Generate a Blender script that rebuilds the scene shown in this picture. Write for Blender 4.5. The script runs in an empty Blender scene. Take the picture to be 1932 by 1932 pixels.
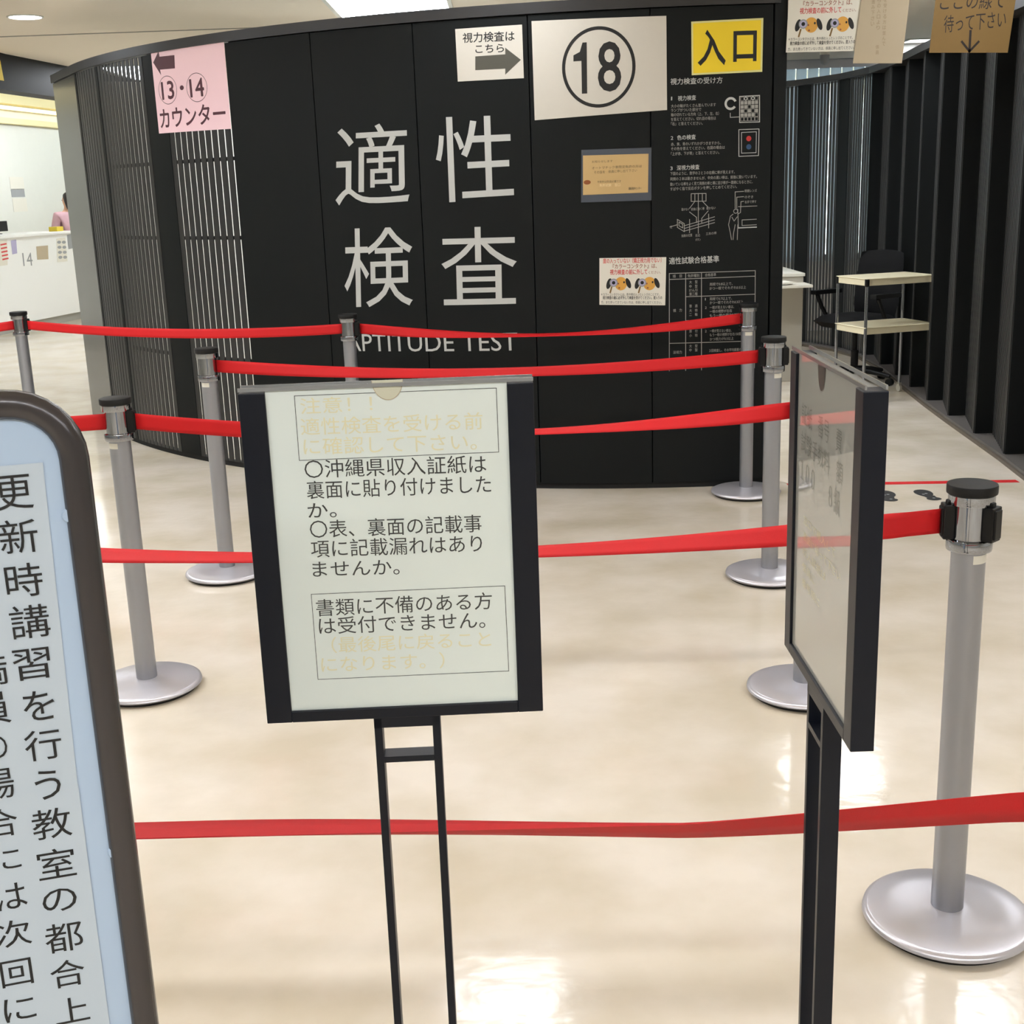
import bpy, math, random
from mathutils import Vector, Matrix
random.seed(7)
D = bpy.data
SC = bpy.context.scene
COL = SC.collection

# ------------------------------------------------------------------ camera
CAM_H, PITCH, ROLL, FPX = 1.52849, 0.255259, -0.0353659, 2348.0
cam = D.cameras.new('camera')
cam.sensor_fit = 'HORIZONTAL'
cam.sensor_width = 36.0
cam.lens = FPX / 1932.0 * 36.0
cam.clip_start = 0.05
cam.clip_end = 100
camo = D.objects.new('camera', cam)
COL.objects.link(camo)
fw = Vector((0, math.cos(PITCH), -math.sin(PITCH)))
up = Vector((0, math.sin(PITCH), math.cos(PITCH)))
rt = Vector((1, 0, 0))
cr, sr = math.cos(ROLL), math.sin(ROLL)
rt2 = rt * cr + up * sr
up2 = up * cr - rt * sr
M = Matrix.Identity(4)
for i in range(3):
    M[i][0], M[i][1], M[i][2] = rt2[i], up2[i], -fw[i]
M[2][3] = CAM_H
camo.matrix_world = M
SC.camera = camo

# ------------------------------------------------------------------ world, exposure
EXPOSURE = 0.0
LAMP = 27.0          # emission of the ceiling diffusers
SKY = 22.0            # daylight outside the windows
w = D.worlds.new('world')
SC.world = w
w.use_nodes = True
bg = w.node_tree.nodes['Background']
bg.inputs[0].default_value = (0.84, 0.93, 1.0, 1)
bg.inputs[1].default_value = SKY
SC.view_settings.view_transform = 'Standard'
SC.view_settings.look = 'None'
SC.view_settings.gamma = 1
SC.view_settings.exposure = EXPOSURE
SC.view_settings.use_curve_mapping = False
SC.cycles.max_bounces = 8
SC.cycles.diffuse_bounces = 4
SC.cycles.glossy_bounces = 4
SC.cycles.transmission_bounces = 6
SC.cycles.sample_clamp_indirect = 6

# ------------------------------------------------------------------ materials
def lin(c):
    o = []
    for v in c:
        v = v / 255.0
        o.append(v / 12.92 if v <= 0.04045 else ((v + 0.055) / 1.055) ** 2.4)
    return (*o, 1.0)

def mat(name, rgb, rough=0.5, metal=0.0, spec=0.5, coat=0.0, coat_rough=0.03, coat_ior=1.5, noise=0.0, nscale=8.0, bump=0.0, bscale=60.0):
    m = D.materials.new(name)
    m.use_nodes = True
    nt = m.node_tree
    b = nt.nodes['Principled BSDF']
    b.inputs['Base Color'].default_value = lin(rgb)
    b.inputs['Roughness'].default_value = rough
    b.inputs['Metallic'].default_value = metal
    b.inputs['Specular IOR Level'].default_value = spec
    b.inputs['Coat Weight'].default_value = coat
    b.inputs['Coat Roughness'].default_value = coat_rough
    b.inputs['Coat IOR'].default_value = coat_ior
    if noise or bump:
        tc = nt.nodes.new('ShaderNodeTexCoord')
    if noise:
        n = nt.nodes.new('ShaderNodeTexNoise')
        n.inputs['Scale'].default_value = nscale
        n.inputs['Detail'].default_value = 4
        nt.links.new(tc.outputs['Object'], n.inputs['Vector'])
        mx = nt.nodes.new('ShaderNodeMix')
        mx.data_type = 'RGBA'
        c = lin(rgb)
        mx.inputs[6].default_value = tuple(min(1, v * (1 - noise)) for v in c[:3]) + (1,)
        mx.inputs[7].default_value = tuple(min(1, v * (1 + noise)) for v in c[:3]) + (1,)
        nt.links.new(n.outputs['Fac'], mx.inputs[0])
        nt.links.new(mx.outputs[2], b.inputs['Base Color'])
    if bump:
        n2 = nt.nodes.new('ShaderNodeTexNoise')
        n2.inputs['Scale'].default_value = bscale
        n2.inputs['Detail'].default_value = 3
        nt.links.new(tc.outputs['Object'], n2.inputs['Vector'])
        bp = nt.nodes.new('ShaderNodeBump')
        bp.inputs['Strength'].default_value = bump
        bp.inputs['Distance'].default_value = 0.01
        nt.links.new(n2.outputs['Fac'], bp.inputs['Height'])
        nt.links.new(bp.outputs['Normal'], b.inputs['Normal'])
    return m

def emit(name, rgb, strength):
    m = D.materials.new(name)
    m.use_nodes = True
    b = m.node_tree.nodes['Principled BSDF']
    b.inputs['Base Color'].default_value = lin(rgb)
    b.inputs['Emission Color'].default_value = lin(rgb)
    b.inputs['Emission Strength'].default_value = strength
    return m

def radial_metal(name, rgb, rough, aniso, metal):
    m = mat(name, rgb, rough, metal)
    nt = m.node_tree
    b = nt.nodes['Principled BSDF']
    b.inputs['Anisotropic'].default_value = aniso
    t = nt.nodes.new('ShaderNodeTangent')
    t.direction_type = 'RADIAL'
    t.axis = 'Z'
    nt.links.new(t.outputs[0], b.inputs['Tangent'])
    return m

def floor_mat():
    m = mat('floor vinyl', (222, 210, 186), 0.16, 0, 0.5)
    nt = m.node_tree
    b = nt.nodes['Principled BSDF']
    geo = nt.nodes.new('ShaderNodeNewGeometry')
    n = nt.nodes.new('ShaderNodeTexNoise')
    n.inputs['Scale'].default_value = 2.2
    n.inputs['Detail'].default_value = 6
    nt.links.new(geo.outputs['Position'], n.inputs['Vector'])
    mx = nt.nodes.new('ShaderNodeMix')
    mx.data_type = 'RGBA'
    mx.inputs[6].default_value = lin((206, 194, 172))
    mx.inputs[7].default_value = lin((227, 217, 202))
    rp = nt.nodes.new('ShaderNodeMapRange')
    rp.inputs[1].default_value = 0.35
    rp.inputs[2].default_value = 0.65
    nt.links.new(n.outputs['Fac'], rp.inputs[0])
    nt.links.new(rp.outputs[0], mx.inputs[0])
    nt.links.new(mx.outputs[2], b.inputs['Base Color'])
    n2 = nt.nodes.new('ShaderNodeTexNoise')
    n2.inputs['Scale'].default_value = 14
    n2.inputs['Detail'].default_value = 3
    nt.links.new(geo.outputs['Position'], n2.inputs['Vector'])
    bp = nt.nodes.new('ShaderNodeBump')
    bp.inputs['Strength'].default_value = 0.10
    bp.inputs['Distance'].default_value = 0.01
    nt.links.new(n2.outputs['Fac'], bp.inputs['Height'])
    nt.links.new(bp.outputs['Normal'], b.inputs['Normal'])
    r2 = nt.nodes.new('ShaderNodeMapRange')
    r2.inputs[3].default_value = 0.08
    r2.inputs[4].default_value = 0.18
    nt.links.new(n.outputs['Fac'], r2.inputs[0])
    nt.links.new(r2.outputs[0], b.inputs['Roughness'])
    return m

def glass_mat(name, rgb=(255, 255, 255), alpha=0.12):
    m = D.materials.new(name)
    m.use_nodes = True
    nt = m.node_tree
    nt.nodes.remove(nt.nodes['Principled BSDF'])
    out = nt.nodes['Material Output']
    tr = nt.nodes.new('ShaderNodeBsdfTransparent')
    tr.inputs[0].default_value = lin(rgb)
    gl = nt.nodes.new('ShaderNodeBsdfGlossy')
    gl.inputs['Roughness'].default_value = 0.03
    fr = nt.nodes.new('ShaderNodeFresnel')
    fr.inputs[0].default_value = 1.49
    mx = nt.nodes.new('ShaderNodeMixShader')
    nt.links.new(fr.outputs[0], mx.inputs[0])
    nt.links.new(tr.outputs[0], mx.inputs[1])
    nt.links.new(gl.outputs[0], mx.inputs[2])
    nt.links.new(mx.outputs[0], out.inputs[0])
    return m

def blind_mat():
    m = D.materials.new('blind fabric')
    m.use_nodes = True
    nt = m.node_tree
    nt.nodes.remove(nt.nodes['Principled BSDF'])
    d = nt.nodes.new('ShaderNodeBsdfDiffuse')
    d.inputs[0].default_value = lin((225, 235, 240))
    t = nt.nodes.new('ShaderNodeBsdfTranslucent')
    t.inputs[0].default_value = lin((232, 240, 246))
    mx = nt.nodes.new('ShaderNodeMixShader')
    mx.inputs[0].default_value = 0.5
    nt.links.new(d.outputs[0], mx.inputs[1])
    nt.links.new(t.outputs[0], mx.inputs[2])
    nt.links.new(mx.outputs[0], nt.nodes['Material Output'].inputs[0])
    return m

MT = dict(
    floor=floor_mat(),
    ceil=mat('ceiling paint', (240, 230, 214), 0.9, spec=0.2),
    white=mat('white wall paint', (232, 232, 226), 0.7, noise=0.02),
    siding=mat('pale wall panel', (222, 222, 212), 0.55, noise=0.02),
    dark=mat('charcoal partition panel', (25, 27, 27), 0.5, spec=0.12, noise=0.06, nscale=3),
    dark2=mat('charcoal slat', (46, 46, 45), 0.42, spec=0.35),
    darkrail=mat('dark grey rail', (46, 45, 45), 0.4, spec=0.4),
    endpanel=mat('glossy grey panel', (74, 74, 69), 0.22, spec=0.45),
    seam=mat('black joint', (16, 16, 16), 0.8),
    sill=mat('dark sill', (92, 88, 85), 0.4, spec=0.5),
    sillb=mat('brown sill edge', (88, 78, 66), 0.5),
    navy=mat('navy black powder coat', (10, 14, 24), 0.40, spec=0.28),
    black=mat('black plastic', (7, 7, 7), 0.45, spec=0.3),
    blackm=mat('matt black plastic', (11, 11, 10), 0.55, spec=0.35),
    red=mat('red webbing', (196, 24, 28), 0.6, spec=0.25, bump=0.15, bscale=900),
    alu=mat('satin aluminium', (160, 162, 168), 0.38, 0.8),
    chrome=mat('chrome', (158, 161, 168), 0.05, 1.0),
    base=radial_metal('spun steel', (206, 203, 208), 0.30, 0.7, 0.55),
    rubber=mat('black rubber', (24, 22, 20), 0.7),
    paper=mat('paper', (205, 199, 187), 0.6, noise=0.02, nscale=30),
    paper2=mat('white paper', (226, 222, 208), 0.5, noise=0.01, nscale=30),
    pink=mat('pink paper', (254, 216, 224), 0.42, spec=0.6),
    yellow=mat('yellow paper', (244, 212, 36), 0.5),
    yborder=mat('pale yellow border', (225, 218, 150), 0.5),
    ink=mat('black ink', (18, 17, 16), 0.6),
    inkred=mat('maroon ink', (78, 34, 46), 0.5),
    red_ink=mat('red ink', (205, 70, 70), 0.6),
    orange_ink=mat('brown ink', (150, 84, 60), 0.6),
    arrowgrey=mat('grey ink', (76, 74, 64), 0.6),
    letter=mat('pale grey lettering', (190, 191, 187), 0.5),
    letter2=mat('grey small lettering', (160, 158, 152), 0.5),
    dotred=mat('red dot', (190, 42, 40), 0.5),
    dotblue=mat('blue dot', (34, 72, 112), 0.5),
    tan=mat('tan paper', (198, 166, 112), 0.55, noise=0.04, nscale=12),
    tanink=mat('brown grey ink', (112, 100, 72), 0.6),
    rust=mat('rust stain', (140, 78, 32), 0.6),
    cream_ink=mat('cream ink', (228, 204, 150), 0.6),
    bluegrey=mat('blue grey plastic sleeve', (70, 76, 86), 0.25, spec=0.6),
    clear=glass_mat('clear acrylic'),
    ochre=mat('ochre card', (124, 96, 48), 0.7, noise=0.04, nscale=14),
    beige=mat('beige card', (180, 165, 139), 0.7, noise=0.02),
    faint=mat('faint brown ink', (150, 132, 104), 0.7),
    marker=mat('black marker', (34, 24, 16), 0.6),
    sheet=mat('sheet behind acrylic', (216, 222, 214), 0.5, coat=1.0, coat_rough=0.05, noise=0.02, nscale=9),
    sheet2=mat('grey sheet behind acrylic', (172, 172, 164), 0.5, coat=1.0, coat_rough=0.012, coat_ior=2.0),
    sheetink=mat('ink behind acrylic', (40, 40, 38), 0.5, coat=1.0, coat_rough=0.05),
    greyink=mat('grey ink behind acrylic', (136, 136, 128), 0.5, coat=1.0, coat_rough=0.012, coat_ior=2.0),
    faded=mat('faded yellow ink', (220, 213, 174), 0.5, coat=1.0, coat_rough=0.05),
    acry=mat('acrylic edge', (128, 128, 126), 0.15, spec=0.8),
    notch=mat('thumb notch', (199, 196, 172), 0.3, coat=1.0),
    notchd=mat('dark thumb notch', (84, 82, 76), 0.3, coat=1.0),
    board=mat('pale blue board', (172, 190, 210), 0.3, spec=0.5, noise=0.015, nscale=3),
    strip=mat('grey paper strip', (184, 194, 202), 0.4, noise=0.015, nscale=6),
    boardframe=mat('dark bronze tube', (62, 58, 58), 0.24, 0.35, spec=0.6),
    trolley=mat('cream laminate', (222, 212, 180), 0.35, spec=0.5),
    cabinet=mat('light grey steel', (176, 170, 156), 0.5),
    ctop=mat('white laminate', (226, 222, 208), 0.35),
    fabric=mat('black mesh fabric', (13, 13, 14), 0.85, spec=0.2),
    counter=mat('white counter', (240, 240, 236), 0.4),
    kick=mat('grey plinth', (170, 168, 160), 0.5),
    skin=mat('skin', (214, 168, 140), 0.6),
    hair=mat('dark hair', (34, 26, 24), 0.5),
    shirt=mat('dusty pink cloth', (204, 164, 172), 0.8, noise=0.08, nscale=18),
    trousers=mat('dark trousers', (40, 40, 48), 0.8),
    lilac=mat('lilac print', (176, 170, 200), 0.6),
    greyp=mat('grey print', (150, 152, 152), 0.6),
    lamp=emit('lamp diffuser', (243, 248, 255), LAMP),
    lampfill=emit('linear diffuser', (243, 248, 255), LAMP * 5.0),  # for the added fill row behind the camera
    lampmain=emit('main linear diffuser', (244, 248, 255), LAMP * 2.25),
    lampw=emit('warm cove lamp', (255, 240, 190), 1.3),
    cove=mat('cream cove', (238, 226, 176), 0.7),
    blind=blind_mat(),
    glass=glass_mat('window glass', (240, 248, 250)),
    green=mat('yellow green box', (214, 190, 60), 0.6),
)

# ------------------------------------------------------------------ mesh helpers
class MB:
    def __init__(s):
        s.v, s.f, s.m = [], [], []
    def add(s, vs, fs, mi=0):
        o = len(s.v)
        s.v += [tuple(p) for p in vs]
        s.f += [tuple(i + o for i in q) for q in fs]
        s.m += [mi] * len(fs)
    def box(s, c, d, rz=0.0, mi=0):
        x, y, z = d[0] / 2, d[1] / 2, d[2] / 2
        ca, sa = math.cos(rz), math.sin(rz)
        vs = []
        for dz in (-z, z):
            for dx, dy in ((-x, -y), (x, -y), (x, y), (-x, y)):
                vs.append((c[0] + dx * ca - dy * sa, c[1] + dx * sa + dy * ca, c[2] + dz))
        s.add(vs, [(3, 2, 1, 0), (4, 5, 6, 7), (0, 1, 5, 4), (1, 2, 6, 5), (2, 3, 7, 6), (3, 0, 4, 7)], mi)
    def prism(s, pts, z0, z1, mi=0):
        n = len(pts)
        vs = [(x, y, z0) for x, y in pts] + [(x, y, z1) for x, y in pts]
        s.add(vs, [tuple(range(n - 1, -1, -1)), tuple(range(n, 2 * n))] + [(i, (i + 1) % n, n + (i + 1) % n, n + i) for i in range(n)], mi)
    def lathe(s, prof, c=(0, 0, 0), n=32, mi=0):
        vs, fs = [], []
        for r, z in prof:
            for k in range(n):
                a = 2 * math.pi * k / n
                vs.append((c[0] + r * math.cos(a), c[1] + r * math.sin(a), c[2] + z))
        for i in range(len(prof) - 1):
            for k in range(n):
                a, b = i * n + k, i * n + (k + 1) % n
                fs.append((a, b, b + n, a + n))
        fs.append(tuple(range(n - 1, -1, -1)))
        fs.append(tuple(range((len(prof) - 1) * n, len(prof) * n)))
        s.add(vs, fs, mi)
    def tube(s, pts, r, n=10, mi=0, closed=False):
        pts = [Vector(p) for p in pts]
        N = len(pts)
        rings = []
        ref = None
        for i, p in enumerate(pts):
            a = pts[(i - 1) % N] if (closed or i > 0) else p
            b = pts[(i + 1) % N] if (closed or i < N - 1) else p
            t = (b - a).normalized()
            if ref is None:
                ref = Vector((0, 0, 1)) if abs(t.z) < 0.9 else Vector((1, 0, 0))
            u = (ref - t * ref.dot(t)).normalized()
            ref = u
            q = t.cross(u)
            rr = r[i] if isinstance(r, (list, tuple)) else r
            rings.append([p + (u * math.cos(2 * math.pi * k / n) + q * math.sin(2 * math.pi * k / n)) * rr for k in range(n)])
        vs = [v for rg in rings for v in rg]
        fs = []
        for i in range(N if closed else N - 1):
            j = (i + 1) % N
            for k in range(n):
                fs.append((i * n + k, i * n + (k + 1) % n, j * n + (k + 1) % n, j * n + k))
        if not closed:
            fs.append(tuple(range(n - 1, -1, -1)))
            fs.append(tuple(range((N - 1) * n, N * n)))
        s.add(vs, fs, mi)
    def build(s, name, mats, parent=None, smooth=None, bevel=0.0, mesh_name=None):
        me = D.meshes.new(name)
        me.from_pydata(s.v, [], s.f)
        if not isinstance(mats, (list, tuple)):
            mats = [mats]
        for m in mats:
            me.materials.append(MT[m])
        if len(mats) > 1:
            me.polygons.foreach_set('material_index', s.m)
        me.update()
        if smooth:
            me.polygons.foreach_set('use_smooth', [True] * len(me.polygons))
            me.set_sharp_from_angle(angle=math.radians(smooth))
        o = D.objects.new(name, me)
        COL.objects.link(o)
        if parent:
            o.parent = parent
        if bevel:
            bv = o.modifiers.new('edge', 'BEVEL')
            bv.width = bevel
            bv.segments = 2
            bv.limit_method = 'ANGLE'
        return o

def tag(o, label, cat, group=None, kind=None):
    if label: o['label'] = label
    if cat: o['category'] = cat
    if group: o['group'] = group
    if kind: o['kind'] = kind
    return o

def thing(name, label, cat, loc=(0, 0, 0), rz=0.0, group=None):
    o = D.objects.new(name, None)
    o.empty_display_size = 0.05
    COL.objects.link(o)
    o.location = loc
    o.rotation_euler = (0, 0, rz)
    return tag(o, label, cat, group)

def struct(o):
    o['kind'] = 'structure'
    return o

def dup(root, loc, rz, label, group=None, skip=()):
    r = root.copy()
    COL.objects.link(r)
    r.location = loc
    r.rotation_euler = (0, 0, rz)
    r['label'] = label
    if group: r['group'] = group
    for ch in list(root.children):
        if ch.name in skip: continue
        c = ch.copy()
        COL.objects.link(c)
        c.parent = r
        for g in ch.children:
            d = g.copy()
            COL.objects.link(d)
            d.parent = c
    return r

# ------------------------------------------------------------------ printed matter: text and marks laid out on a plane (a, b), later wrapped on a surface
_tc = {}
def glyphs(text, offset=0.0):
    key = (text, offset)
    if key not in _tc:
        c = D.curves.new('t', 'FONT')
        c.body = text
        c.size = 1
        c.resolution_u = 3
        c.offset = offset
        o = D.objects.new('t', c)
        COL.objects.link(o)
        dg = bpy.context.evaluated_depsgraph_get()
        ev = o.evaluated_get(dg)
        me = ev.to_mesh()
        vs = [(v.co.x, v.co.y) for v in me.vertices]
        fs = [tuple(p.vertices) for p in me.polygons]
        ev.to_mesh_clear()
        D.objects.remove(o)
        D.curves.remove(c)
        _tc[key] = (vs, fs)
    return _tc[key]

class Print:
    def __init__(s):
        s.v, s.f, s.m = [], [], []      # vertices are (a, b, lift)
    def poly(s, pts, mi, lift):
        o = len(s.v)
        s.v += [(p[0], p[1], lift) for p in pts]
        s.f.append(tuple(range(o, o + len(pts))))
        s.m.append(mi)
    def line(s, pts, wd, mi, lift):
        for (x0, y0), (x1, y1) in zip(pts[:-1], pts[1:]):
            dx, dy = x1 - x0, y1 - y0
            L = math.hypot(dx, dy) or 1e-9
            nx, ny = -dy / L * wd / 2, dx / L * wd / 2
            ex, ey = dx / L * wd / 2, dy / L * wd / 2
            s.poly([(x0 - ex - nx, y0 - ey - ny), (x1 + ex - nx, y1 + ey - ny), (x1 + ex + nx, y1 + ey + ny), (x0 - ex + nx, y0 - ey + ny)], mi, lift)
    def loop(s, pts, wd, mi, lift):
        s.line(list(pts) + [pts[0]], wd, mi, lift)
    def ring(s, c, rx, ry, wd, mi, lift, a0=0.0, a1=360.0, n=40, rot=0.0):
        cr_, sr_ = math.cos(rot), math.sin(rot)
        P = []
        for k in range(n + 1):
            t = math.radians(a0 + (a1 - a0) * k / n)
            q = []
            for d in (-wd / 2, wd / 2):
                x, y = (rx + d) * math.cos(t), (ry + d) * math.sin(t)
                q.append((c[0] + x * cr_ - y * sr_, c[1] + x * sr_ + y * cr_))
            P.append(q)
        for k in range(n):
            s.poly([P[k][0], P[k][1], P[k + 1][1], P[k + 1][0]], mi, lift)
    def disc(s, c, rx, ry, mi, lift, n=24, rot=0.0):
        cr_, sr_ = math.cos(rot), math.sin(rot)
        s.poly([(c[0] + rx * math.cos(t) * cr_ - ry * math.sin(t) * sr_, c[1] + rx * math.cos(t) * sr_ + ry * math.sin(t) * cr_)
                for t in [2 * math.pi * k / n for k in range(n)]], mi, lift)
    def text(s, txt, p0, p1, h, mi, lift, bold=0.0, em=(-0.08, 0.84), lean=0.0):
        if bold > 0.007:
            e = bold * h
            dx, dy = p1[0] - p0[0], p1[1] - p0[1]
            L = math.hypot(dx, dy)
            for k, (ex, ey) in enumerate(((-e, 0), (e, 0), (0, e), (0, -e))):
                ox, oy = (dx * ex - dy * ey) / L, (dy * ex + dx * ey) / L
                s.text(txt, (p0[0] + ox, p0[1] + oy), (p1[0] + ox, p1[1] + oy), h, mi, lift + 2e-5 * k, 0.0, em, lean)
            return
        vs, fs = glyphs(txt)
        x0 = min(v[0] for v in vs)
        x1 = max(v[0] for v in vs)
        dx, dy = p1[0] - p0[0], p1[1] - p0[1]
        L = math.hypot(dx, dy)
        ux, uy = dx / L, dy / L
        o = len(s.v)
        for vx, vy in vs:
            a = (vx - x0) / (x1 - x0) * L
            b = (vy - em[0]) / (em[1] - em[0]) * h
            a += lean * b
            s.v.append((p0[0] + ux * a - uy * b, p0[1] + uy * a + ux * b, lift))
        s.f += [tuple(i + o for i in q) for q in fs]
        s.m += [mi] * len(fs)
    def char(s, ch, box, mi, lift, bold=0.0):
        """one character stretched so its ink fills the box (a0, b0, a1, b1)"""
        vs, fs = glyphs(ch, bold if ch in '18入口' else 0.0)
        x0, x1 = min(v[0] for v in vs), max(v[0] for v in vs)
        y0, y1 = min(v[1] for v in vs), max(v[1] for v in vs)
        o = len(s.v)
        for vx, vy in vs:
            s.v.append((box[0] + (vx - x0) / (x1 - x0) * (box[2] - box[0]), box[1] + (vy - y0) / (y1 - y0) * (box[3] - box[1]), lift))
        s.f += [tuple(i + o for i in q) for q in fs]
        s.m += [mi] * len(fs)
    def quadchar(s, ch, q, mi, lift, bold=0.0):
        """one character stretched into a quad given bottom-left, bottom-right, top-right, top-left"""
        vs, fs = glyphs(ch, bold if ch in '18入口' else 0.0)
        x0, x1 = min(v[0] for v in vs), max(v[0] for v in vs)
        y0, y1 = min(v[1] for v in vs), max(v[1] for v in vs)
        o = len(s.v)
        for vx, vy in vs:
            u, v = (vx - x0) / (x1 - x0), (vy - y0) / (y1 - y0)
            s.v.append(tuple(q[0][i] * (1 - u) * (1 - v) + q[1][i] * u * (1 - v) + q[2][i] * u * v + q[3][i] * (1 - u) * v for i in (0, 1)) + (lift,))
        s.f += [tuple(i + o for i in q_) for q_ in fs]
        s.m += [mi] * len(fs)
    def build(s, name, mats, fmap, parent=None, cut=None, back=None):
        """fmap(a, b, lift) -> world point; cut = spacing of extra vertical cuts so prints can follow a curve;
        back = corner list of the sheet, given a real thickness behind it"""
        import bmesh
        bm = bmesh.new()
        vs = [bm.verts.new(p) for p in s.v]
        for q, mi in zip(s.f, s.m):
            try:
                f = bm.faces.new([vs[i] for i in q])
                f.material_index = mi
            except ValueError:
                pass
        if back:
            pts, th = back
            lo = [bm.verts.new((p[0], p[1], -th)) for p in pts]
            hi = [bm.verts.new((p[0], p[1], 0.0)) for p in pts]
            n = len(pts)
            bm.faces.new(lo[::-1])
            for i in range(n):
                bm.faces.new([lo[i], lo[(i + 1) % n], hi[(i + 1) % n], hi[i]])
        if cut:
            a0 = min(v.co.x for v in bm.verts)
            a1 = max(v.co.x for v in bm.verts)
            x = math.ceil(a0 / cut) * cut
            while x < a1:
                bmesh.ops.bisect_plane(bm, geom=bm.verts[:] + bm.edges[:] + bm.faces[:], plane_co=(x, 0, 0), plane_no=(1, 0, 0), dist=1e-5)
                x += cut
        for v in bm.verts:
            v.co = fmap(v.co.x, v.co.y, v.co.z)
        me = D.meshes.new(name)
        bm.to_mesh(me)
        bm.free()
        for m in mats:
            me.materials.append(MT[m])
        o = D.objects.new(name, me)
        COL.objects.link(o)
        if parent: o.parent = parent
        return o

def plane_map(o, ang):
    """a runs along (cos ang, sin ang) from o, b runs up, lift comes out of the face towards its right-hand normal"""
    ca, sa = math.cos(ang), math.sin(ang)
    return lambda a, b, l: (o[0] + ca * a + sa * l, o[1] + sa * a - ca * l, o[2] + b)

# ================================================================== the room shell
CEIL = 2.75
m = MB(); m.box((-2, 9.5, -0.05), (22, 29, 0.1)); struct(m.build('floor', 'floor'))
m = MB(); m.box((1.0, 9.5, CEIL + 0.05), (10.2, 29, 0.1)); ceiling = struct(m.build('ceiling', 'ceil'))
m = MB(); m.box((-8.45, 9.5, 3.2), (8.9, 29, 0.1)); struct(m.build('ceiling_office', 'white'))
m = MB(); m.box((-2, -5.05, 1.6), (22, 0.1, 3.2)); struct(m.build('wall_rear', 'white'))
m = MB(); m.box((6.1, 9.5, 1.4), (0.1, 29, 2.9)); struct(m.build('wall_east', 'white'))
m = MB(); m.box((-12.9, 9.5, 1.6), (0.1, 29, 3.3)); struct(m.build('wall_west', 'white'))
m = MB(); m.box((-7.6, 24.0, 1.6), (10.7, 0.1, 3.3)); struct(m.build('wall_far', 'white'))
m = MB(); m.box((-2.3, 18.4, 1.4), (0.1, 11.2, 2.9)); struct(m.build('wall_office_side', 'white'))

# thin shadow joint on the ceiling
m = MB(); m.box((-2.3, 9.95, CEIL - 0.003), (3.4, 0.014, 0.006)); struct(m.build('trim_1', 'kick'))

# window wall behind the enclosure: sill wall, head, mullions, glass, vertical blinds
m = MB()
m.box((1.9, 12.85, 0.35), (8.3, 0.12, 0.7))
m.box((1.9, 12.85, 2.71), (8.3, 0.12, 0.16))
struct(m.build('wall_window', 'white'))
for k in range(4):
    x0 = -2.2 + k * 2.06
    m = MB()
    for (cx, cz, sx, sz) in ((x0 + 1.03, 0.73, 2.06, 0.06), (x0 + 1.03, 2.60, 2.06, 0.06), (x0 + 0.03, 1.665, 0.06, 1.9), (x0 + 2.03, 1.665, 0.06, 1.9)):
        m.box((cx, 12.85, cz), (sx, 0.08, sz))
    wn = struct(m.build('window_%d' % (k + 1), 'alu'))
    m = MB(); m.box((x0 + 1.03, 12.87, 1.665), (1.94, 0.008, 1.81)); m.build('window_pane', 'glass', wn)
    m = MB()
    n = 17
    for i in range(n):
        m.box((x0 + 0.09 + (i + 0.5) * 1.9 / n, 12.74, 1.62), (0.112, 0.003, 1.84), 0.30)
    m.build('vertical_blind', 'blind', wn)
    m = MB(); m.box((x0 + 1.03, 12.74, 2.575), (2.04, 0.07, 0.07)); m.build('blind_rail', 'alu', wn)

# ------------------------------------------------------------------ curved charcoal enclosure wall (drum)
WC = (1.0125, 10.4874); WR = 4.2612; WH = 2.37
def arc(s_, off=0.0, z=0.0):
    t = s_ / WR
    return (WC[0] + (WR + off) * math.sin(t), WC[1] - (WR + off) * math.cos(t), z)
def wallmap(a, b, l):
    return arc(a, l + 0.0006, b)
def arcblock(mb, s0, s1, r0, r1, z0, z1, mi=0, step=0.04):
    n = max(1, int(math.ceil((s1 - s0) / step)))
    vs, fs = [], []
    for i in range(n + 1):
        s_ = s0 + (s1 - s0) * i / n
        vs += [arc(s_, r0, z0), arc(s_, r1, z0), arc(s_, r1, z1), arc(s_, r0, z1)]
    for i in range(n):
        o = i * 4
        for a, b in ((0, 1), (1, 2), (2, 3), (3, 0)):
            fs.append((o + a, o + b, o + 4 + b, o + 4 + a))
    fs.append((3, 2, 1, 0))
    o = n * 4
    fs.append((o, o + 1, o + 2, o + 3))
    mb.add(vs, fs, mi)
seams = [0.30, -0.283, -0.863, -1.443, -2.025, -2.605]
m = MB()
for a, b in zip(seams[1:], seams[:-1]):
    arcblock(m, a + 0.003, b - 0.003, -0.03, 0.0, 0.03, WH - 0.055)
for a, b in ((-3.345, -3.145), (-4.0, -3.965), (-4.46, -4.42)):
    arcblock(m, a, b, -0.03, 0.0, 0.03, WH - 0.055)
wall = struct(m.build('wall_front', 'dark', smooth=20))
m = MB(); arcblock(m, -2.605, 0.31, -0.045, -0.031, 0.02, WH - 0.02); m.build('panel_backing', 'seam', wall)
m = MB(); arcblock(m, -4.46, 0.33, -0.05, 0.012, WH - 0.05, WH); m.build('cap_rail', 'darkrail', wall, smooth=20)
m = MB(); arcblock(m, -4.46, 0.33, -0.05, -0.012, 0.0, 0.03); m.build('base_rail', 'seam', wall, smooth=20)
m = MB(); arcblock(m, 0.305, 0.365, -0.10, 0.006, 0.0, WH); m.build('end_trim', 'dark', wall, smooth=20)
e0 = Vector(arc(-4.46)[:2]); e1 = Vector((-3.03, 8.985)); ed = (e1 - e0).normalized(); en = Vector((ed.y, -ed.x))
if en.x > 0: en = -en
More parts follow.
